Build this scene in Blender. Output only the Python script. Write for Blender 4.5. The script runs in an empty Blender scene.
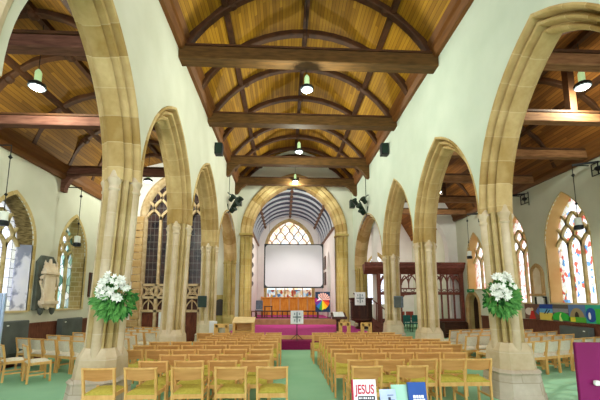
import bpy, math, random
from mathutils import Vector, Matrix
random.seed(7)
PI = math.pi
sc = bpy.context.scene
COL = sc.collection

# ------------------------------------------------------------------ colours / materials
def lin(h):
    h = h.lstrip('#')
    r = []
    for i in (0, 2, 4):
        c = int(h[i:i+2], 16) / 255
        r.append(c/12.92 if c <= .04045 else ((c+.055)/1.055)**2.4)
    return (*r, 1)

class NT:
    def __init__(s, name):
        s.m = bpy.data.materials.new(name); s.m.use_nodes = True
        s.t = s.m.node_tree; s.t.nodes.clear()
        s.out = s.n('ShaderNodeOutputMaterial')
    def n(s, typ, **kw):
        nd = s.t.nodes.new(typ)
        for k, v in kw.items(): setattr(nd, k, v)
        return nd
    def l(s, a, b): s.t.links.new(a, b)
    def pos(s): return s.n('ShaderNodeNewGeometry').outputs['Position']
    def math(s, op, a, b=None):
        nd = s.n('ShaderNodeMath', operation=op)
        for i, v in enumerate((a, b)):
            if v is None: continue
            if isinstance(v, (int, float)): nd.inputs[i].default_value = v
            else: s.l(v, nd.inputs[i])
        return nd.outputs[0]
    def mix(s, fac, a, b, mode='MIX'):
        nd = s.n('ShaderNodeMix', data_type='RGBA', blend_type=mode)
        for sock, v in ((nd.inputs[0], fac), (nd.inputs[6], a), (nd.inputs[7], b)):
            if isinstance(v, (int, float)): sock.default_value = v
            elif isinstance(v, tuple): sock.default_value = v
            else: s.l(v, sock)
        return nd.outputs[2]
    def noise(s, vec, scale, detail=3, stretch=None):
        if stretch:
            mp = s.n('ShaderNodeMapping'); mp.inputs['Scale'].default_value = stretch
            s.l(vec, mp.inputs[0]); vec = mp.outputs[0]
        nd = s.n('ShaderNodeTexNoise'); nd.inputs['Scale'].default_value = scale; nd.inputs['Detail'].default_value = detail
        s.l(vec, nd.inputs['Vector']); return nd.outputs[0]
    def ramp(s, fac, stops):
        nd = s.n('ShaderNodeValToRGB'); e = nd.color_ramp.elements
        while len(e) < len(stops): e.new(.5)
        for i, (p, c) in enumerate(stops): e[i].position = p; e[i].color = c
        s.l(fac, nd.inputs[0]); return nd.outputs[0]
    def bsdf(s, col, rough=.6, metal=0, bump=None, bstr=.2, emit=None, estr=0, spec=.3):
        b = s.n('ShaderNodeBsdfPrincipled')
        if isinstance(col, tuple): b.inputs['Base Color'].default_value = col
        else: s.l(col, b.inputs['Base Color'])
        b.inputs['Roughness'].default_value = rough; b.inputs['Metallic'].default_value = metal
        b.inputs['Specular IOR Level'].default_value = spec
        if bump is not None:
            bp = s.n('ShaderNodeBump'); bp.inputs['Strength'].default_value = bstr; bp.inputs['Distance'].default_value = .02
            s.l(bump, bp.inputs['Height']); s.l(bp.outputs[0], b.inputs['Normal'])
        if emit:
            b.inputs['Emission Color'].default_value = emit; b.inputs['Emission Strength'].default_value = estr
        s.l(b.outputs[0], s.out.inputs[0]); return s.m

def noisy(name, c1, c2, scale=4, rough=.6, stretch=None, bstr=.1, metal=0, spec=.3):
    t = NT(name); p = t.pos()
    f = t.noise(p, scale, 4, stretch)
    c = t.ramp(f, [(.3, lin(c1)), (.7, lin(c2))])
    return t.bsdf(c, rough, metal, f, bstr, spec=spec)

def plain(name, c, rough=.5, metal=0, emit=0):
    t = NT(name); p = t.pos()
    f = t.noise(p, 9, 2)
    k = lin(c)
    c2 = t.mix(f, tuple([x*.88 for x in k[:3]] + [1]), tuple([min(1, x*1.08) for x in k[:3]] + [1]))
    return t.bsdf(c2, rough, metal, emit=k if emit else None, estr=emit)

def stone(name, c1, c2, joint, course=.32, blk=.55, jw=.012, jmix=.55):
    t = NT(name); p = t.pos()
    sx = t.n('ShaderNodeSeparateXYZ'); t.l(p, sx.inputs[0])
    u = t.math('ADD', sx.outputs[0], sx.outputs[1])
    cb = t.n('ShaderNodeCombineXYZ'); t.l(u, cb.inputs[0]); t.l(sx.outputs[2], cb.inputs[1])
    br = t.n('ShaderNodeTexBrick')
    br.inputs['Scale'].default_value = 1; br.inputs['Mortar Size'].default_value = jw
    br.inputs['Brick Width'].default_value = blk; br.inputs['Row Height'].default_value = course
    br.inputs['Color1'].default_value = (0.35, .35, .35, 1); br.inputs['Color2'].default_value = (.65, .65, .65, 1)
    t.l(cb.outputs[0], br.inputs['Vector'])
    n1 = t.noise(p, 2.2, 5); n2 = t.noise(p, 14, 4)
    sbw = t.n('ShaderNodeSeparateColor'); t.l(br.outputs['Color'], sbw.inputs[0])
    f = t.math('ADD', t.math('MULTIPLY', n1, .6), t.math('MULTIPLY', sbw.outputs[0], .4))
    c = t.ramp(f, [(.32, lin(c1)), (.68, lin(c2))])
    c = t.mix(t.math('MULTIPLY', n2, .35), c, lin(c1), 'MULTIPLY')
    c = t.mix(t.math('MULTIPLY', br.outputs['Fac'], jmix), c, lin(joint))
    return t.bsdf(c, .85, 0, n2, .25, spec=.15)

def voussoir(name, c1, c2, joint):
    t = NT(name); p = t.pos()
    uv = t.n('ShaderNodeUVMap'); sx = t.n('ShaderNodeSeparateXYZ'); t.l(uv.outputs[0], sx.inputs[0])
    q = t.math('DIVIDE', sx.outputs[0], .42)
    fr = t.math('FRACT', q); fl = t.math('FLOOR', q)
    wn = t.n('ShaderNodeTexWhiteNoise', noise_dimensions='1D'); t.l(fl, wn.inputs['W'])
    n1 = t.noise(p, 2.5, 5); n2 = t.noise(p, 16, 4)
    f = t.math('ADD', t.math('MULTIPLY', n1, .65), t.math('MULTIPLY', wn.outputs[0], .35))
    c = t.ramp(f, [(.3, lin(c1)), (.7, lin(c2))])
    c = t.mix(t.math('MULTIPLY', n2, .3), c, lin(c1), 'MULTIPLY')
    j = t.math('LESS_THAN', fr, .03)
    c = t.mix(t.math('MULTIPLY', j, .4), c, lin(joint))
    return t.bsdf(c, .85, 0, n2, .2, spec=.15)

def boards(name, c1, c2, c3, gap, w=.1):
    t = NT(name); p = t.pos()
    uv = t.n('ShaderNodeUVMap'); sx = t.n('ShaderNodeSeparateXYZ'); t.l(uv.outputs[0], sx.inputs[0])
    q = t.math('DIVIDE', sx.outputs[0], w)
    fr = t.math('FRACT', q); fl = t.math('FLOOR', q)
    seg = t.math('FLOOR', t.math('ADD', t.math('DIVIDE', sx.outputs[1], 2.4), t.math('MULTIPLY', fl, .37)))
    wn = t.n('ShaderNodeTexWhiteNoise', noise_dimensions='1D')
    t.l(t.math('ADD', fl, t.math('MULTIPLY', seg, 17.3)), wn.inputs['W'])
    cb = t.n('ShaderNodeCombineXYZ'); t.l(t.math('MULTIPLY', q, 3), cb.inputs[0]); t.l(t.math('MULTIPLY', sx.outputs[1], .8), cb.inputs[1])
    n1 = t.noise(cb.outputs[0], 1.5, 4)
    f = t.math('ADD', t.math('MULTIPLY', n1, .5), t.math('MULTIPLY', wn.outputs[0], .5))
    c = t.ramp(f, [(.25, lin(c1)), (.5, lin(c2)), (.8, lin(c3))])
    g = t.math('LESS_THAN', fr, .13)
    c = t.mix(t.math('MULTIPLY', g, .75), c, lin(gap))
    return t.bsdf(c, .7, 0, fr, .1, spec=.25)

def glass(name, cols, cell=5, lead=.03, fade=.55, stretch=(1, 1, .7), seed=0, quarry=False, bright=.5):
    """daylight seen through coloured leaded glass: tinted transparency plus a little translucency"""
    t = NT(name); p = t.pos()
    mp = t.n('ShaderNodeMapping'); mp.inputs['Scale'].default_value = stretch; mp.inputs['Location'].default_value = (seed*3.1, seed*1.7, seed)
    t.l(p, mp.inputs[0])
    v = t.n('ShaderNodeTexVoronoi'); v.inputs['Scale'].default_value = cell; t.l(mp.outputs[0], v.inputs['Vector'])
    se = t.n('ShaderNodeSeparateColor'); t.l(v.outputs['Color'], se.inputs[0])
    n = len(cols)
    c = t.ramp(se.outputs[0], [(i/n, lin(k)) for i, k in enumerate(cols)])
    c.node.color_ramp.interpolation = 'CONSTANT'
    if quarry:
        sx = t.n('ShaderNodeSeparateXYZ'); t.l(p, sx.inputs[0])
        a = t.math('LESS_THAN', t.math('FRACT', t.math('DIVIDE', t.math('ADD', sx.outputs[0], sx.outputs[1]), .2)), .1)
        b = t.math('LESS_THAN', t.math('FRACT', t.math('DIVIDE', sx.outputs[2], .26)), .08)
        e = t.math('MAXIMUM', a, b)
    else:
        ve = t.n('ShaderNodeTexVoronoi', feature='DISTANCE_TO_EDGE'); ve.inputs['Scale'].default_value = cell; t.l(mp.outputs[0], ve.inputs['Vector'])
        e = t.math('LESS_THAN', ve.outputs['Distance'], lead)
    c = t.mix(t.math('MULTIPLY', e, fade), c, (.03, .03, .04, 1))
    c = t.mix(1.0, c, (bright, bright, bright, 1), 'MULTIPLY')
    tr = t.n('ShaderNodeBsdfTransparent'); t.l(c, tr.inputs[0])
    tl = t.n('ShaderNodeBsdfTranslucent'); t.l(c, tl.inputs[0])
    mx = t.n('ShaderNodeMixShader'); mx.inputs[0].default_value = .25
    t.l(tr.outputs[0], mx.inputs[1]); t.l(tl.outputs[0], mx.inputs[2]); t.l(mx.outputs[0], t.out.inputs[0])
    return t.m

M = {}
M['plaster'] = noisy('cream_plaster', '#ccccb8', '#d8d8c6', 1.1, .9, bstr=.03, spec=.1)
M['plaster_lamp_tint'] = noisy('lamp_tinted_plaster', '#c4d0c0', '#d0dacb', 1.1, .9, bstr=.03, spec=.1)  # green tint of the lamps put into the plaster colour
M['chancel_white'] = noisy('white_limewash', '#e6e0dc', '#f2eeea', 1.4, .9, bstr=.03, spec=.1)
M['pier'] = stone('pier_ashlar', '#c2ae8a', '#e4d6bc', '#eadfcb', .40, 2.2, .008, .35)
M['pier_hollow_shade'] = stone('shaded_pier_ashlar', '#b09a62', '#d6c294', '#dccca4', .40, 2.2, .008, .3)  # darker copy of the pier stone, shade of the hollows put into its colour
M['pier_hi'] = stone('pier_ochre', '#a8924e', '#c8b678', '#d8cba5', .40, 2.2, .008, .35)
M['plinth'] = stone('plinth_ashlar', '#b8aa94', '#dcd2c4', '#a09484', .3, .6, .008, .4)
M['arch'] = voussoir('lamp_gold_voussoirs', '#a88a50', '#d4bb86', '#dcc8a0')  # stone tone, its gold partly green-yellow lamplight put into the colour
M['arch_pale'] = voussoir('pale_voussoirs', '#b49a5a', '#d8c490', '#e2d6b4')
M['rubble'] = stone('window_rubble', '#94804e', '#c8b47e', '#d8cba4', .17, .33, .014, .5)
M['quoin'] = stone('quoin_stone', '#b8925e', '#d6b684', '#e4d2ac', .28, .5, .01, .4)
def _peel():
    t = NT('peeling_limewash'); p = t.pos(); sx = t.n('ShaderNodeSeparateXYZ'); t.l(p, sx.inputs[0])
    n = t.noise(p, 3.5, 5, (1, 1.5, .8)); n2 = t.noise(p, 9, 3, (1, .6, 4))
    lo = t.ramp(n, [(.40, lin('#8f93a4')), (.5, lin('#dcdce6')), (.8, lin('#e8e6ea'))])
    hi = t.ramp(n2, [(.35, lin('#5a4c30')), (.6, lin('#8a7850')), (.75, lin('#a89468'))])
    f = t.math('GREATER_THAN', sx.outputs[2], 3.3)
    return t.bsdf(t.mix(f, lo, hi), .85, 0, n2, .4, spec=.1)
M['peel'] = _peel()
M['tan_reveal'] = noisy('tan_reveal_plaster', '#cfa468', '#dfba84', 2, .85, bstr=.05, spec=.1)
M['tracery'] = noisy('tracery_stone', '#a3905c', '#cbb98a', 6, .85, spec=.1)
M['tracery_pale'] = noisy('tracery_stone_pale', '#b89a72', '#dcc4a0', 6, .85, spec=.1)
M['nave_boards'] = boards('nave_boards', '#82590f', '#9a6d16', '#b0801c', '#573a0c', .1)
M['aisle_boards'] = boards('aisle_boards', '#6a4612', '#7e5518', '#92651e', '#3e280c', .1)
M['aisle_boards_r'] = boards('aisle_boards_red', '#6a3e16', '#84501e', '#986026', '#472a0e', .1)
M['beam'] = noisy('beam_oak', '#46300f', '#66461e', 3, .75, (1, 6, 6))
M['beam_red'] = noisy('beam_oak_red', '#543226', '#785040', 3, .85, (1, 6, 6))
M['beam_pale'] = noisy('beam_oak_pale', '#6e4628', '#956a44', 3, .85, (1, 6, 6))
M['plate'] = noisy('wall_plate_wood', '#633c18', '#7c4e22', 3, .6, (6, .6, 6))
M['rib'] = noisy('dark_rib_oak', '#3a220f', '#543217', 5, .7)
M['carpet'] = None
M['chair_wood'] = noisy('chair_beech', '#d9a45c', '#ecc07a', 5, .45, (3, 3, .8), .03)
M['chair_back'] = noisy('chair_ply', '#c0884c', '#d6a062', 4, .4, (.6, 3, 5), .02)
M['seat_olive'] = noisy('olive_upholstery', '#b2a440', '#c6b852', 30, .9, bstr=.1)
M['seat_cream'] = noisy('cream_upholstery', '#d6cdb8', '#e6decb', 30, .9, bstr=.1)
M['oak_light'] = noisy('light_oak', '#cf9f55', '#e2b86e', 4, .5, (1, 1, 5))
M['oak_pale'] = noisy('pale_oak', '#e4c48a', '#f0d6a4', 4, .5, (1, 1, 5))
M['oak_dark'] = noisy('dark_oak', '#3a2018', '#5a3524', 5, .5, (1, 1, 4))
M['oak_red'] = noisy('red_oak_screen', '#5d2c20', '#80463a', 5, .5, (1, 1, 4))
M['dado'] = noisy('dado_boards', '#5a2f20', '#7a4834', 5, .6, (4, 4, 1))
M['grey_panel'] = noisy('grey_heater_paint', '#4c5250', '#5f6562', 3, .5)
M['slate'] = noisy('slate', '#4a504a', '#626a62', 5, .5)
M['cream_marble'] = noisy('cream_marble', '#e6d2b4', '#f4e6d0', 6, .6)
M['iron'] = plain('black_iron', '#26282a', .5, .6)
M['black'] = plain('black_plastic', '#1c2226', .5)
M['green_metal'] = plain('dark_green_metal', '#26382e', .45, .3)
M['speaker'] = plain('slate_speaker', '#38484a', .6)
M['white_metal'] = plain('white_enamel', '#e6ebe4', .4)
M['green_can'] = plain('pale_green_can', '#b7d8a0', .4, emit=.5)
M['bulb'] = plain('lit_bulb', '#f2fff4', .3, emit=6)
M['shade_lit'] = plain('lit_glass_shade', '#b9e8b4', .3, emit=.8)
M['screen'] = noisy('screen_fabric', '#c2c2cb', '#c8c8d0', .8, .8, bstr=0)
M['purple'] = noisy('magenta_carpet', '#a02a72', '#b83a86', 20, .95)
M['purple_dark'] = noisy('dark_magenta_carpet', '#7c1648', '#8f1f58', 20, .95)
M['magenta'] = noisy('magenta_board', '#6c0848', '#780e54', 2, .6, bstr=0)
M['tan_wood'] = noisy('tan_step_wood', '#d9a86a', '#e6bc84', 5, .6)
M['brown_step'] = noisy('brown_step_wood', '#7e5c3e', '#967050', 5, .7)
M['orange_panel'] = noisy('golden_reredos', '#e48f1c', '#f6b444', 3, .45, (4, 4, 1))
M['slate_blue'] = noisy('slate_blue_boards', '#2c3448', '#3e4860', 3, .6)
M['pale_rib'] = plain('pale_grey_rib', '#b9bcc4', .6)
M['brown_rib'] = plain('brown_rib', '#6a4a34', .6)
M['white_cloth'] = noisy('white_cloth', '#e4e6ea', '#f2f3f6', 8, .9, bstr=.03)
M['cross_grey'] = plain('grey_cross', '#9aa6ac', .8)
M['paper'] = noisy('white_paper', '#dcdee2', '#e8e8eb', 3, .8, bstr=0)
M['paper_blue'] = noisy('pale_blue_paper', '#a8bce0', '#bccdea', 9, .8, bstr=0)
M['paper_mint'] = noisy('mint_paper', '#94c8ae', '#a8d6c0', 5, .8, bstr=0)
M['blue_cover'] = plain('blue_cover', '#144a98', .4)
M['crimson'] = plain('crimson_ink', '#b8203e', .6)
M['ink'] = plain('black_ink', '#1a1a20', .6)
M['white_ink'] = plain('white_ink', '#f0f4fa', .6)
M['leaf'] = noisy('leaf_green', '#3a8038', '#74b45a', 12, .5)
M['leaf_dark'] = noisy('leaf_dark_green', '#236430', '#458f46', 12, .5)
M['petal'] = plain('white_petal', '#f4f6ee', .6)
M['navy'] = noisy('navy_cloth', '#16263e', '#24405e', 10, .9)
M['teal_cloth'] = noisy('teal_cloth', '#2c6a68', '#3f8580', 10, .9)
M['red_cloth'] = noisy('red_cloth', '#a04038', '#c05a4c', 10, .9)
M['grey_cloth'] = noisy('grey_blue_cloth', '#5c6874', '#748290', 10, .9)
M['exit_green'] = plain('exit_green', '#1e8a4e', .5)
M['plaque'] = plain('plaque_bronze', '#4a4440', .5)
M['door_dark'] = noisy('door_oak', '#2c1812', '#44281e', 4, .6, (5, 5, 1))
M['red_panel'] = noisy('brown_red_panel', '#5a2a1c', '#7c4028', 4, .6, (5, 5, 1))
M['dark_glass'] = None
def _dark_glass():
    t = NT('dark_leaded_glass'); p = t.pos()
    sx = t.n('ShaderNodeSeparateXYZ'); t.l(p, sx.inputs[0])
    b = t.math('LESS_THAN', t.math('FRACT', t.math('DIVIDE', sx.outputs[2], .3)), .06)
    a = t.math('LESS_THAN', t.math('FRACT', t.math('DIVIDE', sx.outputs[0], .17)), .08)
    n = t.noise(p, 3, 3)
    c = t.ramp(n, [(.35, lin('#1b1620')), (.7, lin('#4a3432'))])
    c = t.mix(t.math('MULTIPLY', t.math('MAXIMUM', a, b), .6), c, lin('#8c8a86'))
    return t.bsdf(c, .25, 0, spec=.5)
M['dark_glass'] = _dark_glass()
def _carpet():
    t = NT('green_carpet'); p = t.pos()
    sx = t.n('ShaderNodeSeparateXYZ'); t.l(p, sx.inputs[0])
    n1 = t.noise(p, .7, 3); n2 = t.noise(p, 60, 2)
    c = t.ramp(n1, [(.3, lin('#8abc98')), (.7, lin('#a0ccaa'))])
    c = t.mix(t.math('MULTIPLY', n2, .3), c, lin('#72a684'), 'MIX')
    return t.bsdf(c, .95, 0, n2, .1, spec=.1)
M['carpet'] = _carpet()
M['glass_south'] = glass('stained_glass_south', ['#ffffff', '#fff4f4', '#ffd9d4', '#ffffff', '#fdfdff', '#ffffff', '#e06a5a', '#f4f6ff', '#ffffff', '#6f9fd8', '#ffffff', '#f4e2b8'], 10, .03, .4)
M['glass_south_pink'] = glass('stained_glass_pink', ['#ffffff', '#ffe8e4', '#ffcfc6', '#ffffff', '#f0a89a', '#fff1ee'], 10, .03, .4, seed=2)
M['glass_north'] = glass('leaded_glass_north', ['#ffffff', '#f0f2ff', '#e6e8fb', '#ffffff'], 3, .03, .7, quarry=True)
M['glass_north_col'] = glass('stained_glass_north', ['#eaf6ee', '#d2ead8', '#ffffff', '#4a6a5a', '#c8e2ea', '#9ac0b0'], 5, .05, .7, seed=3)
M['glass_east'] = glass('stained_glass_east', ['#fff6ea', '#ffe2c8', '#ffffff', '#f6cfa8', '#fff0e0', '#cfe4f0', '#ffd9c0'], 5, .03, .4, seed=4)
M['glass_east_low'] = glass('stained_glass_east_low', ['#fff6ea', '#ffffff', '#d8b060', '#ffffff', '#5f8fc0', '#fff0e0', '#c8503c', '#f6e0b0'], 6, .03, .4, seed=5)

# ------------------------------------------------------------------ mesh builder
class MB:
    def __init__(s): s.v = []; s.f = []; s.uv = []
    def add(s, verts, faces, uvs=None):
        b = len(s.v); s.v += [tuple(v) for v in verts]
        for i, f in enumerate(faces):
            s.f.append([b+k for k in f]); s.uv.append(uvs[i] if uvs else None)
        return s
    def box(s, c, d, rz=0, rx=0, ry=0):
        m = Matrix.Translation(c) @ Matrix.Rotation(rz, 4, 'Z') @ Matrix.Rotation(ry, 4, 'Y') @ Matrix.Rotation(rx, 4, 'X')
        x, y, z = d[0]/2, d[1]/2, d[2]/2
        vs = [m @ Vector((a*x, b*y, e*z)) for e in (-1, 1) for a, b in ((-1, -1), (1, -1), (1, 1), (-1, 1))]
        return s.add(vs, [(3, 2, 1, 0), (4, 5, 6, 7), (0, 1, 5, 4), (1, 2, 6, 5), (2, 3, 7, 6), (3, 0, 4, 7)])
    def bb(s, x0, x1, y0, y1, z0, z1):
        return s.box(((x0+x1)/2, (y0+y1)/2, (z0+z1)/2), (x1-x0, y1-y0, z1-z0))
    def bar(s, a, b, w, d=None, up=(0, 0, 1)):
        a = Vector(a); b = Vector(b); d = d or w
        t = (b-a).normalized(); u = Vector(up)
        if abs(t.dot(u)) > .99: u = Vector((0, 1, 0))
        r = t.cross(u).normalized(); q = r.cross(t)
        vs = [p + r*i*w/2 + q*j*d/2 for p in (a, b) for i, j in ((-1, -1), (1, -1), (1, 1), (-1, 1))]
        return s.add(vs, [(3, 2, 1, 0), (4, 5, 6, 7), (0, 1, 5, 4), (1, 2, 6, 5), (2, 3, 7, 6), (3, 0, 4, 7)])
    def tube(s, pts, r, n=8, cap=True):
        pts = [Vector(p) for p in pts]; rings = []
        for i, p in enumerate(pts):
            t = (pts[min(i+1, len(pts)-1)] - pts[max(i-1, 0)]).normalized()
            u = Vector((0, 0, 1)) if abs(t.z) < .95 else Vector((0, 1, 0))
            a = t.cross(u).normalized(); b = a.cross(t)
            rr = r[i] if isinstance(r, (list, tuple)) else r
            rings.append([p + (a*math.cos(k*2*PI/n) + b*math.sin(k*2*PI/n))*rr for k in range(n)])
        vs = [v for q in rings for v in q]; fs = []
        for i in range(len(rings)-1):
            for k in range(n): fs.append((i*n+k, i*n+(k+1) % n, (i+1)*n+(k+1) % n, (i+1)*n+k))
        if cap: fs += [tuple(range(n))[::-1], tuple((len(rings)-1)*n+k for k in range(n))]
        return s.add(vs, fs)
    def lathe(s, c, prof, n=16, sx=1, sy=1, rot=0):
        vs = []; fs = []
        for r, z in prof:
            for k in range(n):
                a = rot + k*2*PI/n; vs.append((c[0]+r*sx*math.cos(a), c[1]+r*sy*math.sin(a), c[2]+z))
        for i in range(len(prof)-1):
            for k in range(n): fs.append((i*n+k, i*n+(k+1) % n, (i+1)*n+(k+1) % n, (i+1)*n+k))
        fs += [tuple(range(n))[::-1], tuple((len(prof)-1)*n+k for k in range(n))]
        return s.add(vs, fs)
    def prism(s, poly, to3, w0, w1):
        n = len(poly)
        vs = [to3(u, v, w) for w in (w0, w1) for u, v in poly]
        return s.add(vs, [tuple(range(n))[::-1], tuple(range(n, 2*n))] + [(i, (i+1) % n, n+(i+1) % n, n+i) for i in range(n)])
    def sweep(s, path, prof, to3, closed_prof=True):
        """path: (u, v, nu, nv); prof: (r outward, w)"""
        n = len(prof); vs = []; fs = []; uvs = []; L = 0; Ls = []
        for i, (u, v, nu, nv) in enumerate(path):
            if i: L += math.hypot(u-path[i-1][0], v-path[i-1][1])
            Ls.append(L)
            for r, w in prof: vs.append(to3(u+nu*r, v+nv*r, w))
        pl = [0]
        for k in range(n): pl.append(pl[-1] + math.hypot(prof[(k+1) % n][0]-prof[k][0], prof[(k+1) % n][1]-prof[k][1]))
        for i in range(len(path)-1):
            for k in range(n if closed_prof else n-1):
                k2 = (k+1) % n
                fs.append((i*n+k, i*n+k2, (i+1)*n+k2, (i+1)*n+k))
                uvs.append([(Ls[i], pl[k]), (Ls[i], pl[k+1]), (Ls[i+1], pl[k+1]), (Ls[i+1], pl[k])])
        if closed_prof:
            fs += [tuple(range(n))[::-1], tuple((len(path)-1)*n+k for k in range(n))]; uvs += [[(0, 0)]*n]*2
        return s.add(vs, fs, uvs)
    def poly(s, pts, uv=None): return s.add(pts, [tuple(range(len(pts)))], [uv] if uv else None)

ORIG = {}
def link(o, parent=None):
    COL.objects.link(o)
    if parent is not None: o.parent = parent
    return o
def build(name, mb, mat, parent=None, smooth=None, bevel=0, fix=True):
    me = bpy.data.meshes.new(name)
    off = ORIG.get(parent.name, Vector()) if parent is not None else Vector()
    me.from_pydata([tuple(Vector(v)-off) for v in mb.v], [], mb.f); 
    if any(u for u in mb.uv):
        ul = me.uv_layers.new(name='UVMap'); k = 0
        for pi, p in enumerate(me.polygons):
            u = mb.uv[pi]
            for j, li in enumerate(p.loop_indices):
                ul.data[li].uv = u[j] if u else (0, 0)
    if fix:
        import bmesh
        bm = bmesh.new(); bm.from_mesh(me)
        bmesh.ops.recalc_face_normals(bm, faces=bm.faces)
        if bevel: bmesh.ops.bevel(bm, geom=list(bm.edges), offset=bevel, segments=1, affect='EDGES', clamp_overlap=True)
        bm.to_mesh(me); bm.free()
    if smooth:
        me.polygons.foreach_set('use_smooth', [True]*len(me.polygons)); me.set_sharp_from_angle(angle=math.radians(smooth))
    me.materials.append(mat if not isinstance(mat, str) else M[mat])
    o = bpy.data.objects.new(name, me); link(o, parent)
    if parent is not None: ORIG[o.name] = off
    return o
build_mesh = build
def tag(o, label, cat, group=None, kind=None):
    o['label'] = label; o['category'] = cat
    if group: o['group'] = group
    if kind: o['kind'] = kind
    return o
def thing(name, label, cat, loc=(0, 0, 0), group=None, kind='thing'):
    o = bpy.data.objects.new(name, None); o.empty_display_size = .1
    o.location = loc; link(o); ORIG[o.name] = Vector(loc)
    return tag(o, label, cat, group, kind)
def struct(name, mb, mat, parent=None, smooth=None, label=None, cat=None):
    o = build(name, mb, mat, parent, smooth)
    if parent is None:
        o['kind'] = 'structure'
        if label: o['label'] = label; o['category'] = cat
    return o
def dup(root, loc, rz, label, group=None):
    r = root.copy(); COL.objects.link(r); r.location = loc; r.rotation_euler = (0, 0, rz); r['label'] = label
    if group: r['group'] = group
    for ch in list(root.children):
        c = ch.copy(); COL.objects.link(c); c.parent = r
        for g in ch.children:
            d = g.copy(); COL.objects.link(d); d.parent = c
    return r
def text(name, body, size, mat, parent, loc, rot, bold=0):
    cu = bpy.data.curves.new(name, 'FONT'); cu.body = body; cu.size = size; cu.align_x = 'CENTER'; cu.align_y = 'CENTER'; cu.extrude = .0008; cu.offset = bold
    cu.materials.append(M[mat]); o = bpy.data.objects.new(name, cu); link(o, parent)
    me = bpy.data.meshes.new_from_object(o); bpy.data.objects.remove(o)
    o = bpy.data.objects.new(name, me); link(o, parent)
    o.location = Vector(loc) - ORIG.get(parent.name, Vector()); o.rotation_euler = rot
    return o

# plane mappings (u along wall, v up, w depth)
def planeX(x0, sgn=1): return lambda u, v, w: (x0+sgn*w, u, v)
def planeY(y0, sgn=1): return lambda u, v, w: (u, y0+sgn*w, v)

# ------------------------------------------------------------------ pointed arch maths
def arch_params(h, R):
    if R >= h*1.05: k = 1; Re = R
    else: Re = h*1.18; k = R/Re
    rr = (h*h+Re*Re)/(2*h)
    return rr, k, Re
def arch_v(du, h, R):
    rr, k, Re = arch_params(h, R)
    x = abs(du) + rr - h
    return k*math.sqrt(max(0, rr*rr-x*x))
def arch_path(uc, vs, h, R, n=14, legs=None, half=None):
    """points (u, v, nu, nv) from the left spring over the apex to the right spring"""
    rr, k, Re = arch_params(h, R)
    amax = math.asin(min(1, Re/rr)); cx = rr-h
    left = []
    for i in range(n+1):
        a = amax*i/n
        u = cx - rr*math.cos(a); v = rr*math.sin(a)*k
        nu, nv = -math.cos(a)*k, math.sin(a)
        l = math.hypot(nu, nv); left.append((u, v, nu/l, nv/l))
    ap = left[-1]
    left[-1] = (0, ap[1], 0, min(1.6, 1/max(.4, ap[3])))
    right = [(-u, v, -nu, nv) for u, v, nu, nv in left[:-1]][::-1]
    pts = left+right
    if half == 'near': pts = left
    if half == 'far': pts = [left[-1]]+right
    pts = [(uc+u, vs+v, nu, nv) for u, v, nu, nv in pts]
    if legs is not None:
        pts = [(uc-h, legs, -1, 0)] + pts + [(uc+h, legs, 1, 0)]
    return pts

def wall(name, to3, u0, u1, v0, v1, ops, th, mat, w0=0, label=None):
    """wall with pointed openings (uc, h, sill, spring, R); thickness th along +w"""
    us = {u0, u1}
    for uc, h, sl, sp, R in ops:
        for i in range(25): us.add(min(u1, max(u0, uc-h*math.cos(PI*i/24))))
    us = sorted(us); mb = MB()
    def q(a, b, c, d): mb.add([a, b, c, d], [(0, 1, 2, 3)])
    for ua, ub in zip(us[:-1], us[1:]):
        if ub-ua < 1e-6: continue
        m = (ua+ub)/2; op = [o for o in ops if abs(m-o[0]) < o[1]]
        segs = []
        if op:
            uc, h, sl, sp, R = op[0]
            a = sp+arch_v(ua-uc, h, R); b = sp+arch_v(ub-uc, h, R)
            if sl > v0+1e-4:
                segs.append((v0, v0, sl, sl)); q(to3(ua, sl, w0), to3(ub, sl, w0), to3(ub, sl, w0+th), to3(ua, sl, w0+th))
            segs.append((a, b, v1, v1)); q(to3(ua, a, w0), to3(ub, b, w0), to3(ub, b, w0+th), to3(ua, a, w0+th))
        else: segs.append((v0, v0, v1, v1))
        for a, b, c, d in segs:
            for w in (w0, w0+th): q(to3(ua, a, w), to3(ub, b, w), to3(ub, d, w), to3(ua, c, w))
    for uc, h, sl, sp, R in ops:
        for s in (-1, 1):
            if u0 < uc+s*h < u1: q(to3(uc+s*h, max(sl, v0), w0), to3(uc+s*h, sp, w0), to3(uc+s*h, sp, w0+th), to3(uc+s*h, max(sl, v0), w0+th))
    o = struct(name, mb, mat)
    if label: o['label'] = label
    return o

# ------------------------------------------------------------------ camera
cam_d = bpy.data.cameras.new('camera'); cam = bpy.data.objects.new('camera', cam_d); COL.objects.link(cam); sc.camera = cam
cam_d.sensor_width = 36; cam_d.lens = 342/600*36; cam_d.shift_y = 54.6/600; cam_d.clip_start = .05; cam_d.clip_end = 200
cam.location = (0, 0, 1.75)
cam.rotation_euler = (math.radians(90+7.5), 0, -math.atan(16/345))

# ------------------------------------------------------------------ setting
LX, RX = -2.9, 4.17                 # arcade axes
LF0, LF1 = -2.6, -3.2               # arcade wall faces, north
RF0, RF1 = 3.85, 4.5
PL = [6.02, 9.42, 13.35, 18.45]; PR = [6.42, 9.85, 13.1, 18.45]
NX, SX = -7.2, 8.8                  # outer aisle walls
Y0 = -2.5

fl = MB().bb(NX-.7, SX+.7, Y0, 27, -.1, 0)
struct('floor', fl, 'carpet')

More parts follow.
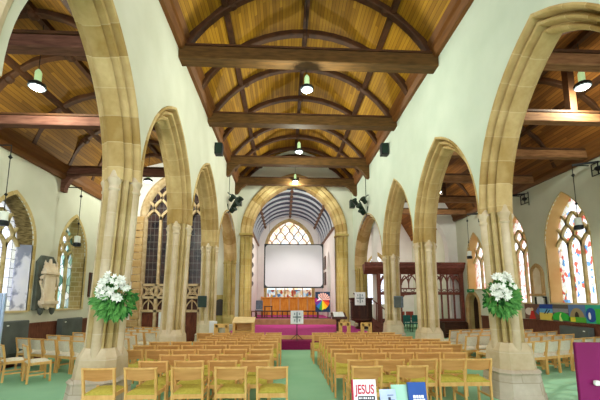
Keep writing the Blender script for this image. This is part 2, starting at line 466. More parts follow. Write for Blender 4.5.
RT = .30
def offset_arch(h, R, d):
    rr, k, Re = arch_params(h, R)
    return h+d, math.sqrt(max(.01, (rr+d)**2-(rr-h)**2))*k
def arcade_ops(P, tops, spring, first):
    ys = [first]+P; ops = []
    for (a, b, t) in zip(ys[:-1], ys[1:], tops):
        c = (a+b)/2; h, Ro = offset_arch((b-a)/2-RT, t-.34-spring, .298)
        ops.append((c, h, spring, spring, Ro))
    return ops
LSP, RSP = 3.78, 3.4
LT = [6.35, 6.28, 6.42, 5.95]; RTp = [6.2, 5.9, 6.0, 5.85]
wall('wall_nave_left', planeX(LF0, -1), Y0, 18.7, LSP, 7.9, arcade_ops(PL, LT, LSP, 2.72), .6, 'plaster')
wall('wall_nave_right', planeX(RF0, 1), Y0, 18.7, RSP, 7.9, arcade_ops(PR, RTp, RSP, 2.9), .65, 'plaster_lamp_tint')
struct('wall_west_left', MB().bb(LF1, LF0, Y0, 2.72, 0, LSP), 'plaster')
struct('wall_west_right', MB().bb(RF0, RF1, Y0, 2.6, 0, RSP), 'plaster_lamp_tint')

# arch rings -----------------------------------------------------------
PROF = [(0, .07), (.02, .12), (.05, .145), (.075, .135), (.09, .07), (.12, .07), (.135, .17), (.155, .225), (.19, .245), (.212, .225), (.225, .12), (.255, .12), (.268, .27), (.285, .325), (.32, .345), (.35, .335), (.36, .28)]
PROF = [(r*.85, w*.98) for r, w in PROF]
PROFC = PROF + [(r, -w) for r, w in PROF[::-1]]
def arch_ring(side, x, y0, y1, top, spring, label, mat, near=None):
    c = (y0+y1)/2; h = (y1-y0)/2-RT
    R = top-.34-spring
    t = thing('stone_arch', label, 'arch', (x, c, spring), 'stone arches of the nave arcades')
    to3 = lambda u, v, w: (x+w, u, v)
    if near:
        build('arch_ring', MB().sweep(arch_path(c, spring, h, R, half='far'), PROFC, to3), mat, t, 35)
        p = arch_path(c, spring, h, R, half='near')
        build('plaster_band', MB().sweep(p, [(0, .3), (.11, .32), (.11, -.32), (0, -.3)], to3), 'plaster', t, 35)
        build('hood_mould', MB().sweep(p, [(.11, .31), (.14, .35), (.2, .37), (.3, .33), (.3, -.33), (.2, -.37), (.14, -.35), (.11, -.31)], to3), 'pier', t, 35)
        build('corbel', MB().lathe((x+.2, c-h-.16, spring-.28), [(.02, 0), (.07, .05), (.1, .16), (.15, .22), (.15, .28)], 10), 'pier', t, 40)
    else:
        build('arch_ring', MB().sweep(arch_path(c, spring, h, R), PROFC, to3), mat, t, 35)
    return t
ord_ = ['first', 'second', 'third', 'fourth']
ys = [2.72]+PL
for i in range(4):
    arch_ring('north', LX, ys[i], ys[i+1], LT[i], LSP, [
        'tall near arch on the side of the wall monument, white plastered edge and corbel',
        'golden stone arch between the flower pier and the next pier, monument side',
        'narrow golden arch before the dark leaded aisle window, monument side',
        'farthest narrow arch of the monument side arcade beside the chancel arch'][i], 'arch', near=(i == 0))
ys = [2.9]+PR
for i in range(4):
    arch_ring('south', RX, ys[i], ys[i+1], RTp[i], RSP, [
        'wide near golden arch framing the stained glass window, painted panels side',
        'golden arch between the second flower pier and next pier, pulpit side',
        'pointed golden arch in front of the dark oak screen, pulpit side',
        'farthest small arch under the spotlights beside the pulpit'][i], 'arch')

# piers -----------------------------------------------------------------
def pier_section(th):
    # moulded pier outline, hollows on the diagonals, flat shaft seats on the axes
    a = (th % (PI/2)); d = abs(a-PI/4)
    if d < .14: return .27
    if d < .36: return .27 - .095*math.sin((d-.14)/.22*PI)
    return .262-.02*(d-.36)
def pier(x, y, capz, spring, label, stopz=.85, ringz=.46, mat='pier', lean=0):
    def build(name, mb, mat, parent=None, smooth=None, bevel=0):
        mb.v = [(v[0]+lean*max(0, capz-v[2])/capz, v[1], v[2]) for v in mb.v]
        return build_mesh(name, mb, mat, parent, smooth, bevel)
    t = thing('stone_pier', label, 'pier', (x, y, 0), 'clustered stone piers of the nave')
    N = 72
    prof = []
    for z, k in ((stopz, .99), (spring+.02, 1)): prof.append((z, k))
    mb = MB(); vs = []; fs = []
    for z, k in prof:
        for i in range(N):
            th = i*2*PI/N; r = pier_section(th)*k; vs.append((x+r*math.cos(th), y+r*math.sin(th), z))
    for i in range(N): fs.append((i, (i+1) % N, N+(i+1) % N, N+i))
    mb.add(vs, fs); build('pier_core', mb, 'pier_hollow_shade' if mat == 'pier' else mat, t, 30)
    for i in range(4):
        a = i*PI/2; cx, cy = x+.238*math.cos(a), y+.238*math.sin(a)
        s = build('shaft', MB().lathe((cx, cy, stopz-.1), [(.078, 0), (.078, capz-stopz+.1)], 14), mat, t, 40)
        build('capital', MB().lathe((cx, cy, capz), [(.078, -.02), (.092, 0), (.098, .025), (.082, .05), (.084, .09), (.105, .15), (.115, .17), (.115, .2), (.095, .22), (.085, .26), (.07, .34)], 16), mat, s, 40)
    def octo(z0, z1, h0, h1, c=.36):
        vs = []
        for z, h in ((z0, h0), (z1, h1)):
            k = h*c
            for sx, sy in ((1, -1), (1, 1), (-1, 1), (-1, -1)):
                p = [(sx*h, sy*(h-k)), (sx*(h-k), sy*h)]
                if sx*sy > 0: vs += [(x+a, y+b, z) for a, b in p]
                else: vs += [(x+a, y+b, z) for a, b in p[::-1]]
        f = [tuple(range(8))[::-1], tuple(range(8, 16))] + [(i, (i+1) % 8, 8+(i+1) % 8, 8+i) for i in range(8)]
        return vs, f
    mb = MB(); mb.add(*octo(ringz+.05, stopz-.02, .345, .318)); mb.add(*octo(stopz-.02, stopz+.12, .318, .25)); build('pier_base', mb, mat, t)
    mb = MB(); mb.add(*octo(ringz, ringz+.05, .405, .365)); mb.add(*octo(ringz-.04, ringz, .385, .405)); build('base_moulding', mb, 'plinth', t)
    mb = MB(); mb.add(*octo(.0, .10, .445, .43)); mb.add(*octo(.10, ringz-.04, .42, .385)); build('plinth', mb, 'plinth', t)
    return t
pier(LX, PL[0], 3.6, LSP, 'large clustered pier with flowers nearest the wall monument', lean=-.14)
pier(LX, PL[1], 3.5, LSP, 'second clustered pier on the monument side, without flowers or speaker', lean=-.09)
pier(LX, PL[2], 3.55, LSP, 'third clustered pier on the monument side carrying a speaker')
pier(RX, PR[0], 3.2, RSP, 'large clustered pier with flowers nearest the painted panels', lean=.08)
pier(RX, PR[1], 3.12, RSP, 'second clustered pier on the pulpit side, between flowers and speaker')
pier(RX, PR[2], 3.15, RSP, 'third clustered pier on the pulpit side carrying a speaker')
pier(LX, 18.35, 3.5, LSP, 'half hidden pier against the chancel arch, white notice side', mat='pier_hi')
pier(RX, 18.35, 3.15, RSP, 'pier behind the pulpit against the chancel arch', mat='pier_hi')

# east wall with the chancel arch ----------------------------------------
CXC = .55
wall('wall_east', planeY(18.7, 1), NX-.6, 4.6, 0, 10.8, [(CXC, 2.7, 0, 5.3, 3.35)], .5, 'plaster')
t = thing('chancel_arch', 'great golden pointed arch around the projector screen and chancel', 'arch', (CXC, 18.7, 0))
pr = [(0, -.12), (.06, -.20), (.14, -.18), (.2, -.24), (.3, -.26), (.36, -.22), (.42, -.3), (.52, -.32), (.6, -.26), (.6, .6), (0, .6)]
build('arch_ring', MB().sweep(arch_path(CXC, 5.35, 2.38, 2.9, 18), pr, planeY(18.9, 1)), 'arch', t, 35)
for s in (-1, 1):
    j = build('jamb', MB().sweep([(CXC+s*2.38, 0, s, 0), (CXC+s*2.38, 5.35, s, 0)], pr, planeY(18.9, 1)), 'pier_hi', t, 35)
    build('impost', MB().bb(CXC+s*2.66-.36, CXC+s*2.66+.36, 18.52, 19.3, 5.25, 5.38), 'pier_hi', j, bevel=.02)

# nave ceiling ------------------------------------------------------------
NC = .62
def ceiling(name, prof, y0, y1, mat):
    mb = MB(); s = 0
    for (xa, za), (xb, zb) in zip(prof[:-1], prof[1:]):
        l = math.hypot(xb-xa, zb-za)
        mb.add([(xa, y0, za), (xb, y0, zb), (xb, y1, zb), (xa, y1, za)], [(0, 1, 2, 3)], [[(s, y0), (s+l, y0), (s+l, y1), (s, y1)]]); s += l
    o = build(name, mb, mat, fix=False); o['kind'] = 'structure'; return o
NP = [(LF0-.3, 7.75), (LF0-.02, 8.1), (NC-2.15, 9.22), (NC-1.1, 9.95), (NC, 10.35), (NC+1.1, 9.95), (NC+2.15, 9.22), (RF0+.02, 8.1), (RF0+.3, 7.75)]
ceiling('ceiling', NP, Y0, 19.2, M['nave_boards'])
k = 0
for x, sgn in ((LF0, 1), (RF0, -1)):
    k += 1; struct('trim_%d' % k, MB().prism([(x-sgn*.05, 7.82), (x+sgn*.10, 7.82), (x+sgn*.17, 7.95), (x+sgn*.17, 8.12), (x+sgn*.24, 8.25), (x-sgn*.05, 8.25)], lambda u, v, w: (u, w, v), Y0, 18.68), 'plate')
for x, z in ((NC-2.15, 9.16), (NC+2.15, 9.16), (NC, 10.26)):
    k += 1; struct('trim_%d' % k, MB().bb(x-.07, x+.07, Y0, 18.68, z-.1, z+.06), 'rib')

def arc_rib(name, label, y, cx, half, zs, rise, th, w, mat, group, boss=True, kind='thing'):
    n = 18; R = (half*half+rise*rise)/(2*rise); zc = zs+rise-R; a0 = math.asin(min(1, half/R))
    path = []
    for i in range(n+1):
        a = -a0+2*a0*i/n; path.append((cx+R*math.sin(a), zc+R*math.cos(a), math.sin(a), math.cos(a)))
    t = thing(name, label, 'roof rib', (cx, y, zs), group, kind)
    build('curved_timber', MB().sweep(path, [(-th/2, -w/2), (-th*.35, -w*.62), (th/2, -w/2), (th/2, w/2), (-th*.35, w*.62), (-th/2, w/2)], planeY(y, 1)), mat, t, 30)
    if boss:
        for i in (4, 9, 14):
            u, v, nu, nv = path[i]
            build('boss', MB().box((u-nu*.05, y, v-nv*.05), (.2, .2, .17), ry=math.atan2(nu, nv)), mat, t, bevel=.05)
    return t
BY = [7.9, 11.1, 14.9, 17.55]; BZ = [7.58, 7.66, 7.78, 7.78]
nth = ['nearest', 'second nearest', 'third nearest', 'farthest']
def tie_beam(label, x0, x1, y, z, h, d, mat, group, braces=True):
    t = thing('tie_beam', label, 'beam', ((x0+x1)/2, y, z), group)
    mb = MB().prism([(-d/2, 0), (-d/2+.03, -.0), (d/2, 0), (d/2, h), (-d/2, h)], lambda u, v, w: (w, y+u, z+v), x0, x1)
    build('timber', mb, mat, t, bevel=.02)
    build('crest', MB().bb(x0+.1, x1-.1, y-d/2-.02, y+d/2+.02, z+h, z+h+.05), 'rib', t)
    return t
for i in range(4):
    t = tie_beam(nth[i]+' heavy oak tie beam spanning the nave roof' if i < 3 else 'farthest oak tie beam above the chancel arch', LF0-.06, RF0+.06, BY[i], BZ[i], .33, .34, 'beam', 'nave tie beams')
    if i > 1:
        for s, x in ((1, LF0), (-1, RF0)):
            build('corbel_bracket', MB().prism([(0, 0), (s*.6, 0), (s*.34, -.18), (s*.14, -.5), (0, -.55)], lambda u, v, w: (x+u, BY[i]+w, BZ[i]+v), -.12, .12), 'beam', t)
ribY = [4.0, 5.6, 6.6, 7.9, 9.5, 11.1, 12.9, 14.9, 16.2, 17.55, 18.55]
rn = ['first', 'second', 'third', 'fourth', 'fifth', 'sixth', 'seventh', 'eighth', 'ninth', 'tenth', 'eleventh', 'twelfth', 'thirteenth', 'fourteenth']
ribY = ribY[1:]
ribY.remove(6.6)
for i, y in enumerate(ribY):
    arc_rib('arched_rib', 'dark arched rib under the nave boards, %s counted from the camera' % rn[i], y, NC, 3.12, 7.98, 1.86, .17, .15, 'rib', 'arched ribs of the nave roof')

# aisle shells ------------------------------------------------------------
NWIN = [(4.0, .8), (6.6, .8), (9.25, .8), (11.93, .7)]
SWIN = [(2.2, .86), (4.8, .86), (7.43, .86), (10.15, .86), (12.65, .8), (15.3, .72)]
nops = [(y, h, 1.42, 3.3, 1.27) for y, h in NWIN]
wall('wall_left', planeX(NX, -1), Y0, 19.2, 0, 6.0, nops, .6, 'plaster')
sops = [(y, h, 1.62 if i < 5 else 2.2, 3.55 if i < 5 else 3.5, 1.6 if i < 5 else 1.35) for i, (y, h) in enumerate(SWIN)]
DY, DH = 15.72, .5
# the far bay of the south wall has a door below a window: build the wall in two runs
wall('wall_right', planeX(SX, 1), Y0, 14.6, 0, 6.2, sops[:5], .6, 'plaster')
wall('wall_right_far', planeX(SX, 1), 14.6, 23.3, 2.15, 6.2, [sops[5]], .6, 'plaster')
wall('wall_right_door', planeX(SX, 1), 14.6, 23.3, 0, 2.15, [(DY, DH, 0, 1.5, .55)], .6, 'plaster')
wall('wall_north_chapel', planeY(14.6, 1), NX, LF1, 0, 8.6, [(-4.72, 1.3, 0, 5.3, 1.85)], .4, 'chancel_white')
wall('wall_south_chapel', planeY(16.85, 1), RF1, SX, 0, 8.4, [(6.5, 1.82, 0, 4.25, 2.2)], .4, 'chancel_white')
wall('wall_chapel_east', planeY(23, 1), 3.3, SX, 0, 8.4, [(6.35, .75, 1.4, 3.6, 1.3)], .4, 'chancel_white')
AL = [(NX+.02, 5.62), (NX+.1, 5.95), (-6.72, 6.97), (-6.0, 7.52), (-5.2, 7.74), (-4.4, 7.52), (-3.7, 7.0), (LF1+.02, 6.3)]
AR = [(RF1-.02, 6.1), (5.15, 6.97), (5.85, 7.46), (6.65, 7.66), (7.45, 7.46), (8.15, 6.95), (SX-.1, 6.0), (SX-.02, 5.75)]
ceiling('ceiling_left', AL, Y0, 18.7, M['aisle_boards'])
ceiling('ceiling_right', AR, Y0, 23.2, M['aisle_boards_r'])
for x, sgn, mt in ((NX, 1, 'plate'), (SX, -1, 'plate')):
    z = 5.6 if x < 0 else 5.72
    k += 1; struct('trim_%d' % k, MB().prism([(x-sgn*.02, z), (x+sgn*.10, z), (x+sgn*.16, z+.1), (x+sgn*.16, z+.22), (x+sgn*.26, z+.42), (x-sgn*.02, z+.42)], lambda u, v, w: (u, w, v), Y0, 14.6 if x < 0 else 16.85), mt)
for x, z, e, mt in ((-6.36, 7.22, 14.6, 'rib'), (-4.05, 7.26, 14.6, 'rib'), (-5.2, 7.69, 14.6, 'rib'), (5.5, 7.2, 16.8, 'rib'), (7.8, 7.2, 16.8, 'rib'), (6.65, 7.61, 16.8, 'rib')):
    k += 1; struct('trim_%d' % k, MB().bb(x-.06, x+.06, Y0, e, z-.09, z+.05), mt)
LBY = [5.3, 7.85, 11.05]; RBY = [3.4, 5.3, 7.15, 9.05, 11.15, 13.6, 15.6]
for i, y in enumerate(LBY):
    t = tie_beam('reddish tie beam across the monument side aisle, %s from the camera' % rn[i], NX-.02, LF1+.02, y, 5.78, .22, .22, 'beam_red', 'tie beams of the monument side aisle')
    build('corbel_bracket', MB().prism([(0, 0), (.55, 0), (.3, -.1), (.14, -.38), (.12, -.55), (0, -.55)], lambda u, v, w: (NX+u, y+w, 5.75+v), -.09, .09), 'beam_red', t)
for i, y in enumerate([4.0, 5.3, 6.6, 7.85, 9.45, 11.05, 12.4, 13.6]):
    arc_rib('arched_rib', 'dark arched rib of the monument side aisle roof, %s from the camera' % rn[i], y, -5.2, 1.92, 5.85, 1.77, .13, .12, 'rib', 'arched ribs of the monument side aisle')
for i, y in enumerate(RBY):
    t = tie_beam('pale oak tie beam across the painted panels aisle, %s from the camera' % rn[i], RF1-.02, SX+.02, y, 5.78, .22, .2, 'beam_pale', 'tie beams of the painted panels aisle')
    build('king_post', MB().bb(6.57, 6.73, y-.08, y+.08, 6.0, 7.6), 'rib', t)
for i, y in enumerate([4.35, 6.25, 8.1, 10.1, 12.4, 14.8]):
    arc_rib('arched_rib', 'dark arched rib of the painted panels aisle roof, %s from the camera' % rn[i], y, 6.65, 2.02, 5.95, 1.58, .12, .11, 'rib', 'arched ribs of the painted panels aisle', boss=False)

# dado boarding on the outer walls
struct('baseboard_left', MB().bb(NX, NX+.05, Y0, 14.6, 0, 1.05).bb(NX, NX+.08, Y0, 14.6, 1.03, 1.09), 'dado')
struct('baseboard_right', MB().bb(SX-.05, SX, Y0, 15.0, 0, 1.02).bb(SX-.08, SX, Y0, 15.0, 1.0, 1.06), 'dado')

# ------------------------------------------------------------------ traceried windows
WN = 0
def tracery_mesh(to3, uc, h, sill, spring, R, n, bw, d, w, heads=True, tiers=2):
    mb = MB()
    def inside(u, v): return abs(u-uc) < h-.01 and v < spring+arch_v(u-uc, h, R)-.01
    def line(pts):
        for a, b in zip(pts[:-1], pts[1:]):
            if inside(*a) and inside(*b): mb.bar(to3(a[0], a[1], w), to3(b[0], b[1], w), bw, d, up=Vector(to3(0, 0, 1))-Vector(to3(0, 0, 0)))
    lw = 2*h/n
    for i in range(1, n):
        u = uc-h+lw*i; line([(u, sill+.001), (u, (sill+spring)/2), (u, spring)])
    if heads:
        base = [uc-h+lw*(i+.5) for i in range(n)]
        r = lw*.75
        for tr in range(tiers+1):
            zz = spring - .15 + tr*r*1.02
            cs = base if tr % 2 == 0 else [uc-h+lw*i for i in range(0, n+1)]
            for c in cs:
                q = [(c-lw/2*(1-(k/8)**2), zz+r*(k/8)) for k in range(9)]; line(q)
                q = [(c+lw/2*(1-(k/8)**2), zz+r*(k/8)) for k in range(9)]; line(q)
    return mb
def window(to3, uc, h, sill, spring, R, n, glass_mat, depth=.42, splay=.16, stone_mat='rubble', tr_mat='tracery', bw=.05, tiers=2, label=None, face='arch_pale', rim=.1):
    """splayed stone reveal, moulded rim, tracery and glass set back in the wall"""
    global WN
    WN += 1
    p = arch_path(uc, spring, h, R, 12, legs=sill)
    root = struct('window_%d' % WN, MB().sweep(p, [(rim, -.012), (0, -.02), (0, .06), (rim, .06)], to3), face, smooth=35)
    if label: root['label'] = label
    ORIG[root.name] = Vector()
    build('reveal', MB().sweep(p, [(.012, 0), (-splay, depth), (-splay, depth+.05), (.012, depth+.05)], to3), stone_mat, root, 35)
    build('sill', MB().prism([(uc-h, sill-.02), (uc+h, sill-.02), (uc+h, sill+.03), (uc-h, sill+.03)], to3, -.03, depth+.1), face, root)
    hg = h-splay; Rg = R-splay*.9
    build('tracery', tracery_mesh(to3, uc, hg, sill, spring, Rg, n, bw, .1, depth, tiers=tiers), tr_mat, root)
    pg = [(u, v) for u, v, _, _ in arch_path(uc, spring, hg+.02, Rg+.02, 12, legs=sill)]
    g = MB().add([to3(u, v, depth+.03) for u, v in pg], [tuple(range(len(pg)))])
    build('glass', g, glass_mat, root, fix=False)
    return root
tL = planeX(NX, -1); tR = planeX(SX, 1)
for i, (y, h, sl, sp, R) in enumerate(nops):
    window(tL, y, h, sl, sp, R, 3, 'glass_north_col' if i == 3 else 'glass_north', .34, .12, bw=.055, stone_mat='rubble' if i == 3 else 'peel')
for i, (y, h, sl, sp, R) in enumerate(sops):
    window(tR, y, h, sl, sp, R, 3 if i < 5 else 2, 'glass_south' if i < 4 else 'glass_south_pink', .3, .13, stone_mat='tan_reveal', bw=.07, rim=.02)
window(planeY(23, 1), 6.35, .75, 1.4, 3.6, 1.3, 3, 'glass_north', .2, .08, stone_mat='quoin')

# chancel --------------------------------------------------------------------
CX0, CX1, CE = -2.02, 2.88, 26.0
struct('floor_chancel', MB().bb(CX0-.3, CX1+.3, 18.95, CE, 0, .62), 'purple')
struct('wall_chancel_left', MB().bb(CX0-.4, CX0, 19.2, CE+.4, 0, 8.4), 'chancel_white')
wall('wall_chancel_right', planeX(CX1, 1), 19.2, CE+.4, 0, 8.4, [(22.0, .85, .62, 3.6, 1.3)], .4, 'chancel_white')
wall('wall_chancel_east', planeY(CE, 1), CX0-.4, CX1+.4, 0, 8.6, [(.4, 1.82, 1.9, 5.6, 2.3)], .5, 'chancel_white')
window(planeY(CE, 1), .4, 1.82, 1.9, 5.6, 2.3, 5, 'glass_east', .25, .12, stone_mat='tracery', tr_mat='tracery_pale', bw=.07, tiers=4, rim=.1)
g_ = bpy.data.objects['window_%d' % WN]
build('figure_glass', MB().add([(-1.28, CE+.27, 1.92), (2.08, CE+.27, 1.92), (2.08, CE+.27, 2.5), (-1.28, CE+.27, 2.5)], [(0, 1, 2, 3)]), 'glass_east_low', g_, fix=False)
prc = []
RW = (CX1-CX0)/2; CXM = (CX0+CX1)/2
for i in range(25):
    a = PI-PI*i/24; prc.append((CXM+RW*math.cos(a), 5.85+2.3*math.sin(a)))
mb = MB(); s = 0
for (xa, za), (xb, zb) in zip(prc[:-1], prc[1:]): mb.add([(xa, 19.2, za), (xb, 19.2, zb), (xb, CE, zb), (xa, CE, za)], [(0, 1, 2, 3)])
o = build('ceiling_chancel', mb, 'slate_blue', smooth=60, fix=False); o['kind'] = 'structure'
for j, y in enumerate([19.5, 20.5, 21.5, 22.5, 23.5, 24.5, 25.5]):
    t = thing('chancel_rib', 'pale grey curved rib of the slate blue chancel roof, %s from the nave' % rn[j], 'roof rib', (CXM, y, 5.8), 'transverse ribs of the chancel roof')
    path = []
    for i in range(25):
        a = PI-PI*i/24; nx, nz = math.cos(a)/RW, math.sin(a)/2.3; l = math.hypot(nx, nz)
        path.append((CXM+(RW-.05)*math.cos(a), 5.85+2.25*math.sin(a), nx/l, nz/l))
    build('curved_timber', MB().sweep(path, [(-.05, -.06), (.04, -.09), (.04, .09), (-.05, .06)], planeY(y, 1)), 'pale_rib', t, 40)
    for i in (5, 12, 19):
        u, v, nx, nz = path[i]
        build('boss', MB().box((u-nx*.05, y, v-nz*.05), (.2, .24, .14), ry=math.atan2(nx, nz)), 'brown_rib', t, bevel=.04)
for i in (0, 5, 12, 19, 24):
    a = PI-PI*i/24; x, z = CXM+(RW-.06)*math.cos(a), 5.85+2.24*math.sin(a)
    k += 1; struct('trim_%d' % k, MB().bar((x, 19.2, z), (x, CE, z), .11, .11), 'brown_rib')

# dais and steps in the nave
struct('floor_dais', MB().bb(LF0+.35, RF0-.35, 12.95, 18.95, 0, .43), 'purple')
struct('trim_90', MB().bb(LF0+.35, RF0-.35, 12.92, 12.97, .30, .44), 'tan_wood')
struct('floor_step', MB().bb(-1.75, 3.05, 12.35, 12.95, 0, .30), 'purple_dark')
struct('trim_91', MB().bb(CXC-2.4, CXC+2.4, 18.5, 18.62, .43, .68).bb(CXC-2.4, CXC+2.4, 18.6, 19.2, .62, .70), 'brown_step')

#@@PART2
# ------------------------------------------------------------------ stone window screen closing the north chapel
t = thing('stone_screen', 'tall traceried stone screen with dark leaded lights and brown doors', 'stone screen', (-4.72, 14.6, 0))
to = planeY(14.6, 1)
p = arch_path(-4.72, 5.3, 1.3, 1.85, 14, legs=0)
build('frame', MB().sweep(p, [(.14, -.05), (.04, -.1), (0, -.06), (-.12, .12), (-.12, .3), (.14, .3)], to), 'tracery_pale', t, 35)
mbq = MB()
for i in range(17):
    z = i*.31; w = .30 if i % 2 else .46
    mbq.bb(-6.02-w, -6.02+.04, 14.5, 14.62, z+.01, z+.30)
build('quoin', mbq, 'quoin', t, bevel=.02)
mb = tracery_mesh(to, -4.72, 1.2, 2.4, 5.3, 1.7, 4, .10, .12, .12, tiers=2)
for z in (2.36, 1.84, 1.28): mb.bb(-5.94, -3.5, 14.64, 14.8, z-.05, z+.05)
for i in range(5): mb.bb(-5.96+i*.6-.06, -5.96+i*.6+.06, 14.64, 14.78, 0, 2.4)
build('tracery', mb, 'tracery_pale', t)
mb = MB()
for i in range(4):
    c = -5.66+i*.6
    for s in (-1, 1): mb.bar((c-.24, 14.71, 2.1-s*.2), (c+.24, 14.71, 2.1+s*.2), .045, .08)
    for a in range(4):
        th = a*PI/2+PI/4
        mb.tube([(c+.11*math.cos(th)+.075*math.cos(b*PI/4), 14.71, 2.1+.11*math.sin(th)+.075*math.sin(b*PI/4)) for b in range(9)], .022, 6)
    for s in (-1, 1): mb.tube([(c+s*.26*(1-(q/6)**2), 14.71, 1.33+.42*(q/6)) for q in range(7)], .03, 6)
    mb.tube([(c, 14.71, 1.3), (c, 14.71, 1.8)], .025, 6)
build('quatrefoil_band', mb, 'tracery_pale', t)
pg = [(u, v) for u, v, _, _ in arch_path(-4.72, 5.3, 1.22, 1.75, 14, legs=2.3)]
build('dark_glazing', MB().add([to(u, v, .2) for u, v in pg], [tuple(range(len(pg)))]), 'dark_glass', t, fix=False)
build('back_panel', MB().bb(-5.95, -3.5, 14.8, 14.84, 1.2, 2.4), 'oak_dark', t)
for i in range(4):
    build('door', MB().bb(-5.9+i*.6, -5.42+i*.6, 14.74, 14.8, 0, 1.24).bb(-5.67+i*.6, -5.65+i*.6, 14.73, 14.81, 0, 1.24), 'red_panel', t)

# ------------------------------------------------------------------ south door
d = struct('door_1', MB().sweep(arch_path(DY, 1.5, DH, .55, 10, legs=0), [(.12, -.03), (0, -.04), (-.06, .02), (-.06, .12), (.12, .12)], tR), 'quoin', smooth=35)
d['label'] = 'small arched oak door in a stone surround under the far window'; ORIG[d.name] = Vector()
build('reveal', MB().sweep(arch_path(DY, 1.5, DH, .55, 10, legs=0), [(0, .02), (-.06, .28), (-.06, .34), (0, .34)], tR), 'arch_pale', d, 35)
lf = build('door_leaf', MB().add([tR(u, v, .28) for u, v, _, _ in arch_path(DY, 1.5, DH-.02, .53, 10, legs=0)], [tuple(range(23))]), 'door_dark', d, fix=False)
build('handle', MB().tube([tR(DY-.3, 1.05, .26), tR(DY-.3, .95, .23), tR(DY-.3, .85, .26)], .02, 8), 'iron', lf)
t = thing('exit_sign', 'small green exit sign above the arched oak door', 'sign', (8.72, 15.75, 2.15))
build('sign_box', MB().bb(8.7, 8.79, 15.5, 16.0, 2.09, 2.24), 'exit_green', t, bevel=.01)
build('arrow', MB().bb(8.695, 8.7, 15.55, 15.75, 2.15, 2.18).prism([(15.55, 2.2), (15.5+.02, 2.165), (15.55, 2.13)], lambda u, v, w: (w, u, v), 8.695, 8.7), 'white_ink', t)

# ------------------------------------------------------------------ chairs
def chair_proto(kind, name):
    t = thing(name, 'x', 'chair')
    back = 'chair_back' if kind == 'nave' else 'seat_cream'
    seat = 'seat_olive' if kind == 'nave' else 'seat_cream'
    W = .215
    for s in (-1, 1):
        l = MB().bar((s*W, -.20, .0), (s*W, -.185, .44), .03, .038, up=(0, 1, 0)).bar((s*W, -.185, .43), (s*W, -.245, .775), .03, .038, up=(0, 1, 0))
        build('leg', l, 'chair_wood', t)
        build('leg', MB().bar((s*W, .20, 0), (s*W, .19, .45), .03, .036, up=(0, 1, 0)), 'chair_wood', t)
        build('stretcher', MB().bar((s*W, -.19, .17), (s*W, .19, .17), .018, .032), 'chair_wood', t)
    build('seat_frame', MB().bb(-.2, .2, -.195, -.17, .34, .415).bb(-.2, .2, .175, .2, .37, .43).bb(-.215, -.195, -.18, .19, .37, .425).bb(.195, .215, -.18, .19, .37, .425), 'chair_wood', t)
    # cushion, crowned in the middle
    mb = MB(); n = 8; vs = []; fs = []
    for j in range(n+1):
        for i in range(n+1):
            a, b = i/n*2-1, j/n*2-1
            e = (1-abs(a)**4)*(1-abs(b)**4)
            vs.append((a*.198, b*.2, .42+.05*e**.5))
    for j in range(n):
        for i in range(n): fs.append((j*(n+1)+i, j*(n+1)+i+1, (j+1)*(n+1)+i+1, (j+1)*(n+1)+i))
    mb.add(vs, fs); mb.bb(-.198, .198, -.2, .2, .405, .422); build('seat', mb, seat, t, 60)
    mb = MB(); n = 10; zs = (.625, .64, .70, .765, .772) if kind == 'nave' else (.53, .55, .66, .74, .75)
    th = .012 if kind == 'nave' else .03
    for face in (0, 1):
        vs = []; fs = []
        for z in zs:
            for i in range(n+1):
                a = i/n*2-1
                y = -.185-.06*(z-.43)/.345 - .035*(1-a*a) + (0 if face == 0 else th)
                zz = z - (.02*(1-a*a) if z == zs[0] else 0)
                vs.append((a*.2, y, zz))
        for j in range(len(zs)-1):
            for i in range(n): fs.append((j*(n+1)+i, j*(n+1)+i+1, (j+1)*(n+1)+i+1, (j+1)*(n+1)+i))
        mb.add(vs, fs)
    m = (n+1)*len(zs)
    mb.f += [[i, i+1, m+i+1, m+i] for i in range(n)] + [[m-n-1+i, m-n+i, 2*m-n+i, 2*m-n-1+i] for i in range(n)]; mb.uv += [None]*(2*n)
    build('backrest', mb, back, t, 50)
    mb = MB(); vs = []; fs = []
    for i in range(n+1):
        a = i/n*2-1; y = -.245-.038*(1-a*a)
        for dy, dz in ((-.012, 0), (.022, 0), (.022, .022), (-.012, .022)): vs.append((a*.236, y+dy, .768+dz))
    for i in range(n):
        for q in range(4): fs.append((i*4+q, i*4+(q+1) % 4, i*4+4+(q+1) % 4, i*4+4+q))
    fs += [(3, 2, 1, 0), tuple(n*4+q for q in range(4))]
    build('top_rail', mb.add(vs, fs), 'chair_wood', t)
    return t
proto = {'nave': chair_proto('nave', 'wooden_chair'), 'aisle': chair_proto('aisle', 'upholstered_chair')}
used = {}
def place(kind, x, y, rz, label, group):
    rz += random.uniform(-.03, .03)
    if kind not in used:
        o = proto[kind]; used[kind] = 1; o.location = (x, y, 0); o.rotation_euler = (0, 0, rz); o['label'] = label; o['group'] = group
        return o
    return dup(proto[kind], (x, y, 0), rz, label, group)
ORD = ['first', 'second', 'third', 'fourth', 'fifth', 'sixth', 'seventh', 'eighth', 'ninth', 'tenth']
LR = [5.12, 5.66, 6.28, 6.92, 7.56, 8.18, 8.72, 9.2, 9.72, 10.26]
